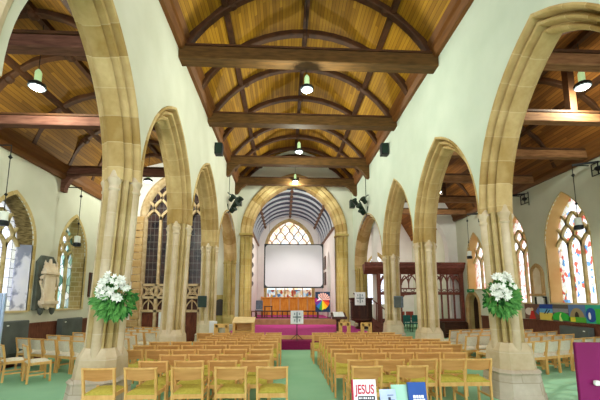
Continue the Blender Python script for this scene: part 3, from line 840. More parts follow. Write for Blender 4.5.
for r, y in enumerate(LR):
    if r == 0: xs = [-.163, -.757, -1.38, -2.03, -2.62]
    elif r == 1: xs = [-.46, -.97, -1.5, -2.05]
    elif r < 2: xs = [-.45, -.95, -1.45, -1.95]
    else:
        b = -.45 if r < 5 else (-.36 if r < 7 else -.3)
        n = 6 if r in (3, 4, 5) else (5 if r > 8 else 4)
        xs = [b-i*.5 for i in range(n)]
    for c, x in enumerate(xs):
        place('nave', x, y+.27, 0, 'wooden chair with olive seat, %s row from the camera, %s from the green aisle, screen-side of monument' % (ORD[r], ORD[c]) if False else
              'olive-seated wooden chair on the monument side, %s row, %s from the aisle' % (ORD[r], ORD[c]), 'nave chairs on the monument side')
RR = [5.1, 5.64, 6.32, 6.87, 7.44, 7.97, 8.5, 9.05, 9.6, 10.18]
for r, y in enumerate(RR):
    if r == 0: xs = [1.217, 1.9]
    elif r == 1: xs = [1.26, 1.74, 2.28, 2.77, 3.2]
    else:
        b = 1.15 if r < 8 else 1.05
        n = 6 if r in (4, 5, 6) else 5
        xs = [b+i*.5 for i in range(n)]
    for c, x in enumerate(xs):
        place('nave', x, y+.27, 0, 'olive-seated wooden chair on the pulpit side, %s row, %s from the aisle' % (ORD[r], ORD[c]), 'nave chairs on the pulpit side')
A = math.radians(22)
r = 0
for k_ in range(6):
    bx, by = -6.55+k_*.76*math.sin(A), 9.45+k_*.76*math.cos(A)
    c = 0
    for i in range(8):
        x, y = bx+i*.49*math.cos(A), by-i*.49*math.sin(A)
        if x > -3.75 or x < -6.85 or y > 13.9: continue
        place('aisle', x, y, -A, 'cream upholstered chair in the monument aisle, %s slanting row, %s from the wall' % (ORD[k_], ORD[c]), 'aisle chairs by the wall monument'); c += 1
place('aisle', -5.98, 8.12, -.75, 'cream upholstered chair turned aside at the head of the aisle, beside the navy bag', 'loose chairs in the monument aisle')
place('aisle', -5.36, 7.96, -.75, 'cream upholstered chair turned aside at the head of the aisle, nearer the flower pier', 'loose chairs in the monument aisle')
B = math.radians(20)
for k_ in range(5):
    bx, by = 5.5-k_*.74*math.sin(B), 8.05+k_*.74*math.cos(B)
    c = 0
    for i in range(10):
        x, y = bx+i*.48*math.cos(B), by+i*.48*math.sin(B)
        if x < 4.95 or x > 8.3: continue
        place('aisle', x, y, B, 'cream upholstered chair in the painted panels aisle, %s slanting row, %s from the pier' % (ORD[k_], ORD[c]), 'aisle chairs by the painted panels'); c += 1

# ------------------------------------------------------------------ lamps
def pendant(label, x, y, z, top, name='pendant_lamp', power=60, group='pendant lamps'):
    t = thing(name, label, 'lamp', (x, y, z), group)
    build('cord', MB().tube([(x, y, z+.42), (x, y, top)], .008, 6), 'iron', t)
    build('canister', MB().lathe((x, y, z+.14), [(.05, 0), (.065, .02), (.065, .2), (.05, .24), (.02, .28)], 14), 'green_can', t, 40)
    build('shade', MB().lathe((x, y, z), [(.15, .0), (.165, .02), (.16, .08), (.09, .13), (.05, .15)], 18), 'black', t, 40)
    build('lamp_glass', MB().lathe((x, y, z-.03), [(.05, 0), (.11, .012), (.135, .035)], 16), 'bulb', t, 40)
    l = bpy.data.lights.new('lamp_light', 'POINT'); l.energy = power; l.color = (.93, 1, .86); l.shadow_soft_size = .12
    o = bpy.data.objects.new('lamp_light', l); COL.objects.link(o); o.location = (x, y, z-.22)
    return t
LP = 2.4
pendant('lit pendant lamp nearest the camera under the nave ridge', .55, 8.05, 7.02, 10.2, power=110*LP)
pendant('lit pendant lamp in mid nave between second and third tie beams', .55, 12.7, 7.46, 10.2, power=110*LP)
pendant('lit pendant lamp above the chancel arch apex, farthest of the nave', .55, 17.3, 7.9, 10.2, power=90*LP)
pendant('lit pendant lamp hanging over the cream chairs in the monument aisle', -5.2, 6.9, 6.15, 7.6, power=75*LP)
pendant('lit pendant lamp glimpsed beside the stone screen in the monument aisle', -5.2, 12.8, 6.2, 7.6, power=75*LP)
pendant('lit pendant lamp hanging near the stained glass window in the painted panels aisle', 6.6, 6.75, 6.42, 7.5, power=75*LP)
pendant('small lit pendant lamp seen through the second golden arch before the oak screen', 6.6, 13.7, 6.25, 7.5, power=75*LP)

def hanging_lantern(label, x, y, z, wallx, top, group):
    t = thing('hanging_lantern', label, 'lantern', (x, y, z), group)
    build('rod', MB().tube([(x, y, z+.24), (x, y, top)], .01, 6), 'iron', t)
    build('rod_knot', MB().lathe((x, y, z+.62), [(.01, 0), (.04, .04), (.01, .08)], 8), 'iron', t)
    build('upper_knot', MB().lathe((x, y, top-.35), [(.01, 0), (.05, .05), (.01, .1)], 8), 'iron', t)
    build('lamp_shade', MB().lathe((x, y, z), [(.085, 0), (.09, .02), (.09, .24), (.03, .26)], 16), 'white_metal', t, 40)
    build('dark_band', MB().lathe((x, y, z-.09), [(.1, 0), (.115, .02), (.115, .1), (.095, .12)], 16), 'black', t, 40)
    s = 1 if wallx > x else -1
    b = build('wall_bracket', MB().bar((x, y, top), (wallx, y, top), .025, .025), 'iron', t)
    if s > 0:
        by_ = y-.34
        build('bracket_arm', MB().bar((x, y, top), (wallx-.02, by_, top-.02), .05, .05), 'iron', b)
        f = MB(); cx = wallx-.06
        for a, c in (((-.2, -.04), (.2, -.04)), ((-.2, 0), (-.2, -.50)), ((-.2, -.38), (.2, -.38)), ((.2, -.38), (.2, -.04)), ((-.2, -.21), (.2, -.21)), ((0, -.04), (0, -.38))):
            f.bar((cx, by_+a[0], top+a[1]), (cx, by_+c[0], top+c[1]), .022, .022)
        f.lathe((cx, by_, top-.28), [(.03, 0), (.085, .04), (.085, .1), (.03, .13)], 8)
        build('scrollwork', f, 'iron', b)
    return t
hanging_lantern('white hanging lantern before the leaded window nearest the navy bag', -6.6, 8.17, 3.56, NX, 5.45, 'hanging lanterns of the monument aisle')
hanging_lantern('white hanging lantern before the narrow window beside the wall monument', -6.75, 11.33, 3.56, NX, 5.45, 'hanging lanterns of the monument aisle')
hanging_lantern('white hanging lantern before the large stained glass window over the painted panels', 8.3, 9.1, 3.8, SX, 5.6, 'hanging lanterns of the painted panels aisle')
hanging_lantern('white hanging lantern hidden partly by the flower pier in the painted panels aisle', 8.3, 12.05, 3.72, SX, 5.6, 'hanging lanterns of the painted panels aisle')
hanging_lantern('white hanging lantern before the small far window above the oak door', 8.3, 14.85, 3.66, SX, 5.6, 'hanging lanterns of the painted panels aisle')

def spots(label, x, y, z, sgn):
    t = thing('spotlight_cluster', label, 'spotlight', (x, y, z))
    build('bracket', MB().bar((x, y, z-.35), (x+sgn*.35, y-.05, z+.3), .05, .05).bar((x+sgn*.35, y-.05, z+.3), (x+sgn*.05, y-.6, z+.42), .035).bar((x, y, z-.35), (x+sgn*.02, y-.35, z-.05), .04), 'green_metal', t)
    for a, b, c, rx in ((.38, .35, .22, .7), (.2, 0, -.08, 1.0), (.12, -.38, .1, .8), (.1, .1, -.3, .9)):
        m = MB(); m.lathe((0, 0, 0), [(.07, 0), (.1, .02), (.1, .2), (.14, .26), (.14, .30)], 12)
        mt = Matrix.Translation((x+sgn*a, y+b, z+c)) @ Matrix.Rotation(sgn*rx, 4, 'Y') @ Matrix.Rotation(.5, 4, 'X')
        m.v = [tuple(mt @ Vector(v)) for v in m.v]
        build('spot_can', m, 'green_metal', t, 40)
    build('cable', MB().tube([(x+sgn*.02, y, z+.3), (x+sgn*.02, y, 7.8)], .012, 6), 'green_metal', t)
def spot_light(x, y, z, tx, ty, tz, e):
    l = bpy.data.lights.new('spot_light', 'SPOT'); l.energy = e; l.color = (1, .95, .86); l.spot_size = math.radians(62); l.spot_blend = .7; l.shadow_soft_size = .15
    o = bpy.data.objects.new('spot_light', l); COL.objects.link(o); o.location = (x, y, z)
    o.rotation_euler = (Vector((tx, ty, tz))-Vector((x, y, z))).to_track_quat('-Z', 'Y').to_euler()
spot_light(LF0+.6, 15.0, 6.1, .9, 20, 1.0, 700)
spot_light(RF0-.6, 15.0, 6.1, .2, 20, 1.0, 700)
spots('dark spotlights above the farthest narrow arch, monument side', LF0, 15.6, 6.1, 1)
spots('dark spotlights above the small arch beside the pulpit', RF0, 15.5, 6.05, -1)
def wall_box(label, x, y, z, sgn):
    t = thing('wall_speaker', label, 'speaker', (x, y, z))
    build('speaker_case', MB().bb(min(x, x+sgn*.28), max(x, x+sgn*.28), y-.14, y+.14, z-.22, z+.22), 'black', t, bevel=.015)
    build('speaker_grille', MB().bb(min(x+sgn*.03, x+sgn*.25), max(x+sgn*.03, x+sgn*.25), y-.15, y-.135, z-.19, z+.19), 'green_metal', t)
wall_box('small black wall speaker under the corbel beside the chancel arch, monument side', LF0, 18.1, 7.0, 1)
wall_box('small black wall speaker under the corbel beside the chancel arch, pulpit side', RF0, 18.1, 6.95, -1)
wall_box('small black box on the wall below the second nave beam, monument side', LF0, 12.3, 7.32, 1)
wall_box('small black box on the wall below the second nave beam, pulpit side', RF0, 12.0, 7.3, -1)
def pier_speaker(label, x, y, z, rz, mc='speaker', mg='green_metal'):
    t = thing('pier_speaker', label, 'speaker', (x, y, z))
    build('speaker_case', MB().box((x, y, z), (.3, .22, .42), rz), mc, t, bevel=.015)
    m = MB().box((0, -.115, 0), (.25, .012, .37)); mt = Matrix.Translation((x, y, z)) @ Matrix.Rotation(rz, 4, 'Z'); m.v = [tuple(mt @ Vector(v)) for v in m.v]
    build('speaker_grille', m, mg, t)
    m = MB().box((0, .16, 0), (.06, .14, .08)); m.v = [tuple(mt @ Vector(v)) for v in m.v]
    build('bracket', m, 'black', t)
pier_speaker('slate green loudspeaker on the third pier, monument side', -3.0, 12.82, 1.68, .35)
pier_speaker('grey loudspeaker on the third pier, pulpit side', 4.24, 12.6, 1.67, -.6, 'grey_cloth', 'grey_panel')

# ------------------------------------------------------------------ flowers on the two near piers
def flowers(label, x, y, z, w, h, lx=0):
    t = thing('flower_arrangement', label, 'flowers', (x, y, z))
    build('holder', MB().lathe((x, y+.16, z-.2), [(.05, 0), (.1, .04), (.12, .16), (.08, .18)], 12), 'iron', t)
    def leaf(mb, c, d, L, W):
        d = Vector(d).normalized(); sd = d.cross(Vector((random.uniform(-.4, .4), -1, random.uniform(-.2, .6)))).normalized()
        nrm = sd.cross(d).normalized()
        c = Vector(c)
        mb.add([c, c+d*L*.45+sd*W/2+nrm*W*.15, c+d*L, c+d*L*.45-sd*W/2+nrm*W*.15, c+d*L*.5], [(0, 1, 4), (1, 2, 4), (2, 3, 4), (3, 0, 4)])
    for nm, n, mt, lo in (('foliage', 260, 'leaf', 0), ('back_foliage', 200, 'leaf_dark', 1)):
        mb = MB()
        for i in range(n):
            a = random.uniform(0, 2*PI); r = math.sqrt(random.random())
            px, pz = r*math.cos(a), r*math.sin(a)
            if pz > 0: px *= (1-.62*pz)
            c = (x+px*w*.44, y+.06+lo*.08-(1-r)*.16, z+pz*h*.40-.06)
            leaf(mb, c, (px*1.1+random.uniform(-.4, .4), -.5+random.uniform(-.3, .3), pz*.9-.25+random.uniform(-.4, .4)), random.uniform(.10, .17), random.uniform(.045, .075))
        build(nm, mb, mt, t, fix=False)
    for i in range(46):
        pz = random.uniform(-.35, 1.0); hw = .30+.75*(1-abs(pz-.1)/.9)**.7 if abs(pz-.1) < .9 else .30
        px = random.uniform(-hw, hw)*.82-.06
        c = Vector((x+lx+px*w*.46, y-.14-.05*random.random(), z+pz*h*.44))
        d = Vector((px*.6+random.uniform(-.4, .4), -1, pz*.5+random.uniform(-.4, .5))).normalized()
        u = d.cross(Vector((0, 0, 1))).normalized(); q = u.cross(d); mb = MB()
        for p_ in range(6):
            an = p_*PI/3+i; e = u*math.cos(an)+q*math.sin(an); f_ = u*math.cos(an+PI/2)+q*math.sin(an+PI/2)
            mb.add([c-d*.03, c+e*.028+f_*.016+d*.012, c+e*.058+d*.022, c+e*.028-f_*.016+d*.012], [(0, 1, 2, 3)])
        build('lily', mb, 'petal', t, fix=False)
flowers('white lily arrangement on the pier nearest the wall monument', -2.66, 5.48, 1.84, .64, .70, .08)
flowers('white lily arrangement on the pier nearest the painted panels', 3.84, 5.86, 1.87, .60, .76, -.10)

# ------------------------------------------------------------------ projector screen
t = thing('projection_screen', 'large blank pale projection screen with black border below the chancel arch', 'screen', (.58, 20.2, 2.43))
x0, x1, z0, z1 = -1.19, 2.34, 2.42, 5.05
def rrect(x0, x1, z0, z1, r, n=5):
    pts = []
    for cx, cz, a0 in ((x1-r, z1-r, 0), (x0+r, z1-r, PI/2), (x0+r, z0+r, PI), (x1-r, z0+r, 1.5*PI)):
        for i in range(n+1): a = a0+PI/2*i/n; pts.append((cx+r*math.cos(a), cz+r*math.sin(a)))
    return pts
build('border', MB().prism(rrect(x0, x1, z0, z1, .04), planeY(20.2, 1), 0, .03), 'black', t)
build('fabric', MB().prism(rrect(x0+.07, x1-.07, z0+.08, z1-.06, .2), planeY(20.2, 1), -.012, 0), 'screen', t)
for x in (x0+.3, x1-.3): build('hanging_wire', MB().tube([(x, 20.23, z1), (x, 20.23, 7.3 if x > 0 else 7.2)], .006, 6), 'iron', t)

# ------------------------------------------------------------------ chancel furniture
t = thing('altar_reredos', 'golden wooden reredos panelling below the east window', 'panelling', (.4, 25.9, .62))
build('panel_back', MB().bb(-1.66, 2.44, 25.86, 25.98, .62, 1.9), 'orange_panel', t)
for i in range(7):
    x = -1.66+i*.683
    build('post', MB().bb(x-.05, x+.05, 25.78, 25.87, .62, 1.98), 'tan_wood', t, bevel=.01)
build('cornice', MB().bb(-1.72, 2.5, 25.76, 25.92, 1.86, 1.93), 'orange_panel', t)
t = thing('communion_rail', 'dark wooden communion rail across the chancel', 'rail', (.4, 21, .62))
build('top_rail', MB().bb(-2.0, 2.1, 20.95, 21.07, 1.02, 1.09), 'oak_dark', t, bevel=.01)
build('bottom_rail', MB().bb(-2.0, 2.1, 20.97, 21.05, .64, .70), 'oak_dark', t)
for i in range(14):
    x = -1.95+i*.31
    build('baluster', MB().lathe((x, 21.01, .66), [(.04, 0), (.04, .06), (.025, .1), (.035, .2), (.025, .32), (.04, .36)], 8), 'oak_dark', t, 40)
t = thing('choir_chair', 'grey-blue high backed chair behind the communion rail', 'chair', (-1.55, 21.8, .62))
build('seat', MB().bb(-1.8, -1.32, 21.6, 22.05, 1.05, 1.13), 'grey_cloth', t, bevel=.02)
build('backrest', MB().bb(-1.78, -1.34, 21.98, 22.06, 1.15, 1.7), 'grey_cloth', t, bevel=.03)
for a in (-1.77, -1.35):
    for b in (21.63, 22.02): build('leg', MB().bb(a-.02, a+.02, b-.02, b+.02, .62, 1.06), 'oak_dark', t)
t = thing('side_table', 'small dark table beside the grey-blue chair in the chancel', 'table', (-1.0, 21.9, .62))
build('tabletop', MB().bb(-1.25, -.72, 21.7, 22.1, 1.3, 1.35), 'oak_dark', t, bevel=.01)
for a in (-1.2, -.77):
    for b in (21.75, 22.05): build('leg', MB().bb(a-.025, a+.025, b-.025, b+.025, .62, 1.3), 'oak_dark', t)
t = thing('carved_panel', 'tall dark carved panel on the white chancel wall near the grey-blue chair', 'carving', (CX0+.03, 20.0, 1.5))
build('board', MB().bb(CX0, CX0+.06, 19.6, 20.5, 2.2, 5.0), 'oak_dark', t)
for i in range(5):
    z = 2.4+i*.55
    build('bracket', MB().prism([(CX0+.05, z), (CX0+.22, z+.25), (CX0+.2, z+.4), (CX0+.05, z+.45)], lambda u, v, w: (u, w, v), 19.7, 20.4), 'plaque', t, bevel=.03)
for i, (z, nm) in enumerate(((4.3, 'upper'), (3.2, 'lower'))):
    t = thing('framed_board', '%s dark framed board on the white chancel wall beside the screen' % nm, 'board', (CX1-.03, 22.9, z))
    build('frame', MB().bb(CX1-.06, CX1, 23.3, 24.3, z-.45, z+.45), 'oak_dark', t, bevel=.02)
    build('board_face', MB().bb(CX1-.07, CX1-.06, 23.4, 24.2, z-.35, z+.35), 'plaque', t)

# rainbow banner on a stand
t = thing('rainbow_banner', 'black banner with a rainbow fan and pale dove on a dark stand', 'banner', (2.24, 20, .62))
bx0, bx1, bz0, bz1, by = 1.82, 2.68, 1.04, 2.2, 20.0
build('banner_cloth', MB().bb(bx0, bx1, by, by+.03, bz0, bz1), 'navy', t)
cols = ['#c02030', '#e05a1e', '#f0b820', '#e8d830', '#3f9a40', '#2a78c0', '#6a3090', '#a82a6a']
cx, cz = 2.22, 1.72
for i, c in enumerate(cols):
    a0, a1 = PI*(.05-i*.14), PI*(.05-(i+1)*.14)
    rr = [.40+.06*((i*5) % 3)/2, .44]
    pts = [(cx, cz), (cx+rr[0]*math.cos(a0), cz+rr[0]*1.3*math.sin(a0)), (cx+rr[1]*math.cos(a1), cz+rr[1]*1.3*math.sin(a1))]
    build('rainbow_ray', MB().prism(pts, planeY(by), -.008, 0), plain('ray_colour_%d' % i, c, .8), t)
mb = MB()
for i in range(7):
    a = PI*(.05+i*.11); mb.prism([(cx+.05, cz), (cx+.05+.40*math.cos(a-.13), cz+.40*math.sin(a-.13)), (cx+.05+.44*math.cos(a), cz+.44*math.sin(a)), (cx+.05+.40*math.cos(a+.13), cz+.40*math.sin(a+.13))], planeY(by), -.014, -.002)
build('dove_wings', mb, plain('wing_pink', '#e8b8ae', .8), t)
build('dove_body', MB().prism([(cx-.25, cz+.28), (cx-.1, cz+.1), (cx+.02, cz-.02), (cx-.1, cz+.02), (cx-.34, cz-.06), (cx-.2, cz+.08)], planeY(by), -.018, -.004), 'white_cloth', t)
for x in (bx0+.12, bx1-.12): build('stand_leg', MB().bar((x, by+.05, bz1), (x, by+.1, .62), .05), 'oak_dark', t)
build('foot', MB().bb(bx0, bx1, by-.15, by+.3, .62, .68), 'oak_dark', t)

# music stand with embroidered cloth
def cross(mb, cx, cz, s, y, th=.006):
    mb.bb(cx-.06*s, cx+.06*s, y-th, y, cz-.42*s, cz+.42*s).bb(cx-.34*s, cx+.34*s, y-th, y, cz-.04*s, cz+.08*s)
    for a, b in ((-.2, -.24), (.2, -.24), (-.2, .28), (.2, .28)): mb.bb(cx+a*s-.05*s, cx+a*s+.05*s, y-th, y, cz+b*s-.09*s, cz+b*s+.09*s)
t = thing('music_stand', 'music stand draped with a white cross cloth at the head of the aisle', 'stand', (.47, 12.5, .30))
build('desk_plate', MB().box((.47, 12.5, 1.13), (.42, .03, .40), rx=-.15), 'black', t)
c = build('cloth', MB().box((.47, 12.46, 1.12), (.46, .02, .46), rx=-.1).box((.47, 12.5, 1.345), (.46, .1, .02)), 'white_cloth', t, bevel=.006)
mb = MB(); cross(mb, .47, 1.12, .44, 12.43); build('cross_emblem', mb, 'cross_grey', c)
build('pole', MB().tube([(.47, 12.52, .36), (.47, 12.52, 1.12)], .016, 10), 'black', t)
for a in (.5, 2.6, 4.7): build('leg', MB().tube([(.47, 12.52, .52), (.47+.26*math.cos(a), 12.52+.26*math.sin(a), .31)], .011, 8), 'black', t)

# desks and clergy chairs beside the dais
t = thing('prayer_desk', 'pale oak prayer desk with open shelf in front of the dais', 'desk', (-1.28, 11.45, 0))
X0, X1 = -1.6, -1.0
for x in (X0, X1): build('side_panel', MB().prism([(11.25, 0), (11.7, 0), (11.7, 1.12), (11.25, 1.0)], lambda u, v, w: (x+w, u, v), -.04, .04), 'oak_light', t, bevel=.008)
build('sloping_top', MB().prism([(11.18, 1.0), (11.75, 1.14), (11.75, 1.18), (11.18, 1.04)], lambda u, v, w: (w, u, v), X0-.05, X1+.05), 'oak_pale', t, bevel=.008)
build('shelf', MB().bb(X0, X1, 11.28, 11.7, .72, .76).bb(X0, X1, 11.28, 11.7, .42, .46), 'oak_light', t)
build('front_panel', MB().bb(X0, X1, 11.68, 11.72, 0, 1.08), 'oak_light', t)
def clergy_chair(label, x, y, top, w=.42):
    t = thing('clergy_chair', label, 'chair', (x, y, 0), 'pale oak clergy chairs')
    for a in (-1, 1):
        build('leg', MB().bb(x+a*w/2-.025, x+a*w/2+.025, y-.22, y-.17, 0, top), 'oak_light', t)
        build('leg', MB().bb(x+a*w/2-.025, x+a*w/2+.025, y+.17, y+.22, 0, .66), 'oak_light', t)
        build('arm', MB().bb(x+a*w/2-.03, x+a*w/2+.03, y-.2, y+.24, .64, .68), 'oak_light', t)
    build('seat', MB().bb(x-w/2, x+w/2, y-.2, y+.22, .42, .46), 'oak_light', t)
    build('backrest', MB().bb(x-w/2, x-w/2+.09, y-.21, y-.18, .5, top-.04).bb(x+w/2-.09, x+w/2, y-.21, y-.18, .5, top-.04).bb(x-w/2, x+w/2, y-.21, y-.18, top-.12, top).bb(x-w/2, x+w/2, y-.21, y-.18, .5, .62), 'oak_light', t)
clergy_chair('pale oak armchair beside the wooden lectern', 2.0, 11.6, 1.02, .34)
clergy_chair('pale oak armchair in front of the pulpit base', 2.72, 11.6, 1.0, .32)
clergy_chair('pale oak armchair next to the white notice near the prayer desk', -2.0, 11.5, .98)
t = thing('white_notice', 'white notice panel standing beside the pale oak armchair', 'notice', (-2.38, 11.9, 0))
build('panel', MB().bb(-2.52, -2.26, 11.9, 11.93, .62, 1.03), 'paper', t, bevel=.005)
build('stand_pole', MB().bb(-2.41, -2.37, 11.93, 11.97, 0, .9), 'white_metal', t)
build('foot', MB().bb(-2.5, -2.28, 11.85, 12.05, 0, .03), 'white_metal', t)
t = thing('lectern', 'brown wooden lectern with an open book in front of the pulpit', 'lectern', (2.1, 13.4, .43))
build('column', MB().lathe((2.1, 13.4, .43), [(.2, 0), (.2, .06), (.08, .1), (.07, .5), (.12, .58)], 8), 'oak_dark', t)
build('desk_board', MB().prism([(13.2, 1.0), (13.65, 1.2), (13.65, 1.25), (13.2, 1.05)], lambda u, v, w: (w, u, v), 1.84, 2.42), 'oak_dark', t, bevel=.008)
build('ledge', MB().bb(1.84, 2.42, 13.17, 13.21, 1.0, 1.1), 'oak_dark', t)
t2 = thing('open_book', 'open white book lying on the wooden lectern', 'book', (2.12, 13.42, 1.15))
build('page_block', MB().prism([(13.25, 1.08), (13.6, 1.235), (13.6, 1.27), (13.25, 1.115)], lambda u, v, w: (w, u, v), 1.92, 2.12), 'paper', t2)
build('page_block', MB().prism([(13.25, 1.08), (13.6, 1.235), (13.6, 1.27), (13.25, 1.115)], lambda u, v, w: (w, u, v), 2.13, 2.33), 'paper', t2)

# pulpit
PX, PY = 3.58, 15.9
t = thing('pulpit', 'dark carved oak pulpit with steps beside the chancel arch', 'pulpit', (PX, PY, .43))
build('drum', MB().lathe((PX, PY, 0), [(.5, .80), (.52, .84), (.5, .88), (.5, 1.70), (.56, 1.76), (.58, 1.82), (.5, 1.84)], 8, rot=PI/8), 'oak_dark', t)
build('pedestal', MB().lathe((PX, PY, 0), [(.3, .43), (.3, .5), (.16, .56), (.16, .66), (.44, .80)], 8, rot=PI/8), 'oak_dark', t)
for i in range(8):
    a = i*PI/4
    if math.sin(a) > .5: continue
    m = MB().bb(-.15, .15, -.475, -.46, .98, 1.62).bb(-.19, .19, -.485, -.465, 1.60, 1.66).bb(-.19, .19, -.485, -.465, .92, .97)
    mt = Matrix.Translation((PX, PY, 0)) @ Matrix.Rotation(a+PI/2, 4, 'Z'); m.v = [tuple(mt @ Vector(v)) for v in m.v]
    build('carved_panel', m, 'door_dark', t, bevel=.01)
c = build('pulpit_fall', MB().bb(PX-.42, PX+.06, PY-.62, PY-.60, 1.50, 2.08).bb(PX-.42, PX+.06, PY-.6, PY-.35, 2.06, 2.08), 'white_cloth', t, bevel=.006)
mb = MB(); cross(mb, PX-.18, 1.80, .5, PY-.622); build('cross_emblem', mb, 'cross_grey', c)
build('book_rest', MB().box((PX-.18, PY-.46, 2.0), (.5, .3, .04), rx=.3), 'oak_dark', t)
mb = MB()
for i in range(5): mb.bb(PX+.42+i*.2, PX+.64+i*.2, PY-.4, PY+.3, .0, .82-i*.17)
build('stair', mb, 'oak_red', t)
build('stair_string', MB().prism([(PX+.4, .95), (PX+.4, .70), (PX+1.4, -.0), (PX+1.45, .2)], planeY(PY-.44), 0, .05), 'oak_red', t)
build('handrail', MB().bar((PX+.45, PY-.42, 1.72), (PX+1.45, PY-.42, .95), .06, .05), 'oak_red', t)
for i in range(4): build('baluster', MB().bb(PX+.6+i*.25-.02, PX+.6+i*.25+.02, PY-.44, PY-.40, .6-i*.16, 1.6-i*.19), 'oak_red', t)

# parclose screen
SY = 16.5
t = thing('oak_screen', 'tall carved oak screen with open tracery closing the chapel', 'screen', (6.6, SY, 0))
build('cornice', MB().prism([(SY-.05, 2.98), (SY-.3, 3.28), (SY-.33, 3.48), (SY+.3, 3.48), (SY+.3, 3.3), (SY+.05, 2.98)], lambda u, v, w: (w, u, v), 3.88, 8.79), 'oak_red', t, bevel=.01)
build('cresting', MB().bb(3.85, 8.79, SY-.38, SY-.3, 3.44, 3.54), 'oak_red', t)
for i, x in enumerate((4.6, 5.62, 7.3, 8.7)):
    build('post', MB().bb(x-.08, x+.08, SY-.1, SY+.08, 0, 3.1), 'oak_red', t, bevel=.015)
def bay(x0, x1, n, door=False):
    mb = MB(); lw = (x1-x0)/n
    if not door:
        for i in range(1, n): mb.bb(x0+lw*i-.03, x0+lw*i+.03, SY-.04, SY+.04, .75, 3.05)
        mb.bb(x0, x1, SY-.06, SY+.06, 1.98, 2.12).bb(x0, x1, SY-.07, SY+.07, .72, .84)
    else: mb.bb(x0, x1, SY-.07, SY+.07, 2.04, 2.12).bb(x0, x1, SY-.05, SY+.05, 2.25, 2.31)
    for i in range(n):
        c = x0+lw*(i+.5)
        for s in (-1, 1):
            q = [(c+s*lw/2*(1-(k_/6)**2), 2.5+.42*(k_/6)) for k_ in range(7)]
            for a, b in zip(q[:-1], q[1:]): mb.bar((a[0], SY, a[1]), (b[0], SY, b[1]), .05, .05, up=(0, 1, 0))
        mb.tube([(c+.09*math.cos(k_*PI/5), SY, 2.2+.06*math.sin(k_*PI/5)) for k_ in range(11)], .018, 6)
        if door:
            mb.bb(x0+lw*i-.02, x0+lw*i+.02, SY-.03, SY+.03, 2.3, 3.05)
    a0 = MB()
    r = (x1-x0)/2; c = (x0+x1)/2
    for s in (-1, 1):
        q = [(c+s*r*(1-(k_/8)**2.2), 2.45+.6*(k_/8)) for k_ in range(9)]
        for a, b in zip(q[:-1], q[1:]): mb.bar((a[0], SY-.03, a[1]), (b[0], SY-.03, b[1]), .07, .06, up=(0, 1, 0))
    build('tracery', mb, 'oak_red', t)
    if not door: build('lower_panel', MB().bb(x0, x1, SY-.03, SY+.03, 0, .76), 'oak_dark', t)
    else: build('door_brattishing', MB().prism([(x0, 2.04), (x1, 2.04), (x1, 1.75), (x1-.15, 1.95), (c, 2.0), (x0+.15, 1.95), (x0, 1.75)], planeY(SY), -.04, .04), 'oak_red', t)
bay(4.68, 5.54, 3); bay(5.7, 7.22, 4, True); bay(7.38, 8.62, 4)
t = thing('oak_chest', 'dark oak bench front standing before the oak screen', 'bench', (8.1, 15.9, 0))
build('front_panel', MB().bb(7.4, 8.5, 15.9, 15.96, 0, .68), 'oak_dark', t, bevel=.008)
build('desk_top', MB().bb(7.35, 8.55, 15.84, 16.12, .68, .73), 'oak_dark', t, bevel=.008)
build('kneeler', MB().bb(7.4, 8.5, 15.7, 15.9, .14, .2), 'oak_dark', t)
for x in (7.4, 8.46): build('end_panel', MB().bb(x, x+.05, 15.7, 16.12, 0, .69), 'oak_dark', t)
# chapel chairs
def chapel_chair(x, y, z, mat, label, grp):
    t = thing('chapel_chair', label, 'chair', (x, y, z), grp)
    build('seat', MB().bb(x-.22, x+.22, y-.22, y+.22, z+.40, z+.47), mat, t, bevel=.02)
    build('backrest', MB().bb(x-.22, x+.22, y-.26, y-.20, z+.52, z+.9), mat, t, bevel=.02)
    for a in (-.2, .2):
        build('leg', MB().bar((x+a, y-.23, z), (x+a, y-.24, z+.88), .025), 'iron', t)
        build('leg', MB().bar((x+a, y+.2, z), (x+a, y+.19, z+.42), .025), 'iron', t)
pos_ = ['beside the screen post', 'in the middle of the doorway', 'beside the second pier']
for i in range(3):
    chapel_chair(6.3+i*.5, 19.2, 0, 'teal_cloth', 'teal upholstered chair in the chapel, %s' % pos_[i], 'teal chairs in the chapel')
for i in range(3):
    chapel_chair(6.45+i*.52, 20.6, .15, 'red_cloth', 'red upholstered chair in the chapel behind the teal row, %s' % pos_[i], 'red chairs in the chapel')
struct('floor_chapel', MB().bb(4.6, SX, 20.2, 23, 0, .15), 'carpet')

# ------------------------------------------------------------------ monument and wall pieces, north aisle
t = thing('wall_monument', 'cream carved memorial monument on a dark slate panel', 'monument', (NX+.1, 10.6, 1.3))
mx = lambda u, v, w: (NX+w, u, v)
build('slate_panel', MB().prism([(10.2, 1.45), (11.0, 1.45), (11.0, 2.85), (10.82, 3.05), (10.38, 3.05), (10.2, 2.85)], mx, 0, .1), 'slate', t, bevel=.01)
build('tablet', MB().bb(NX+.1, NX+.2, 10.4, 10.86, 1.72, 2.5), 'cream_marble', t, bevel=.015)
build('entablature', MB().bb(NX+.1, NX+.26, 10.32, 10.94, 2.5, 2.58).bb(NX+.1, NX+.22, 10.36, 10.9, 2.58, 2.66), 'cream_marble', t, bevel=.01)
mb = MB().prism([(10.4, 2.64), (10.86, 2.64), (10.8, 2.86), (10.7, 2.76), (10.63, 2.98), (10.56, 2.76), (10.46, 2.86)], mx, .1, .18)
build('crest', mb, 'cream_marble', t, bevel=.01)
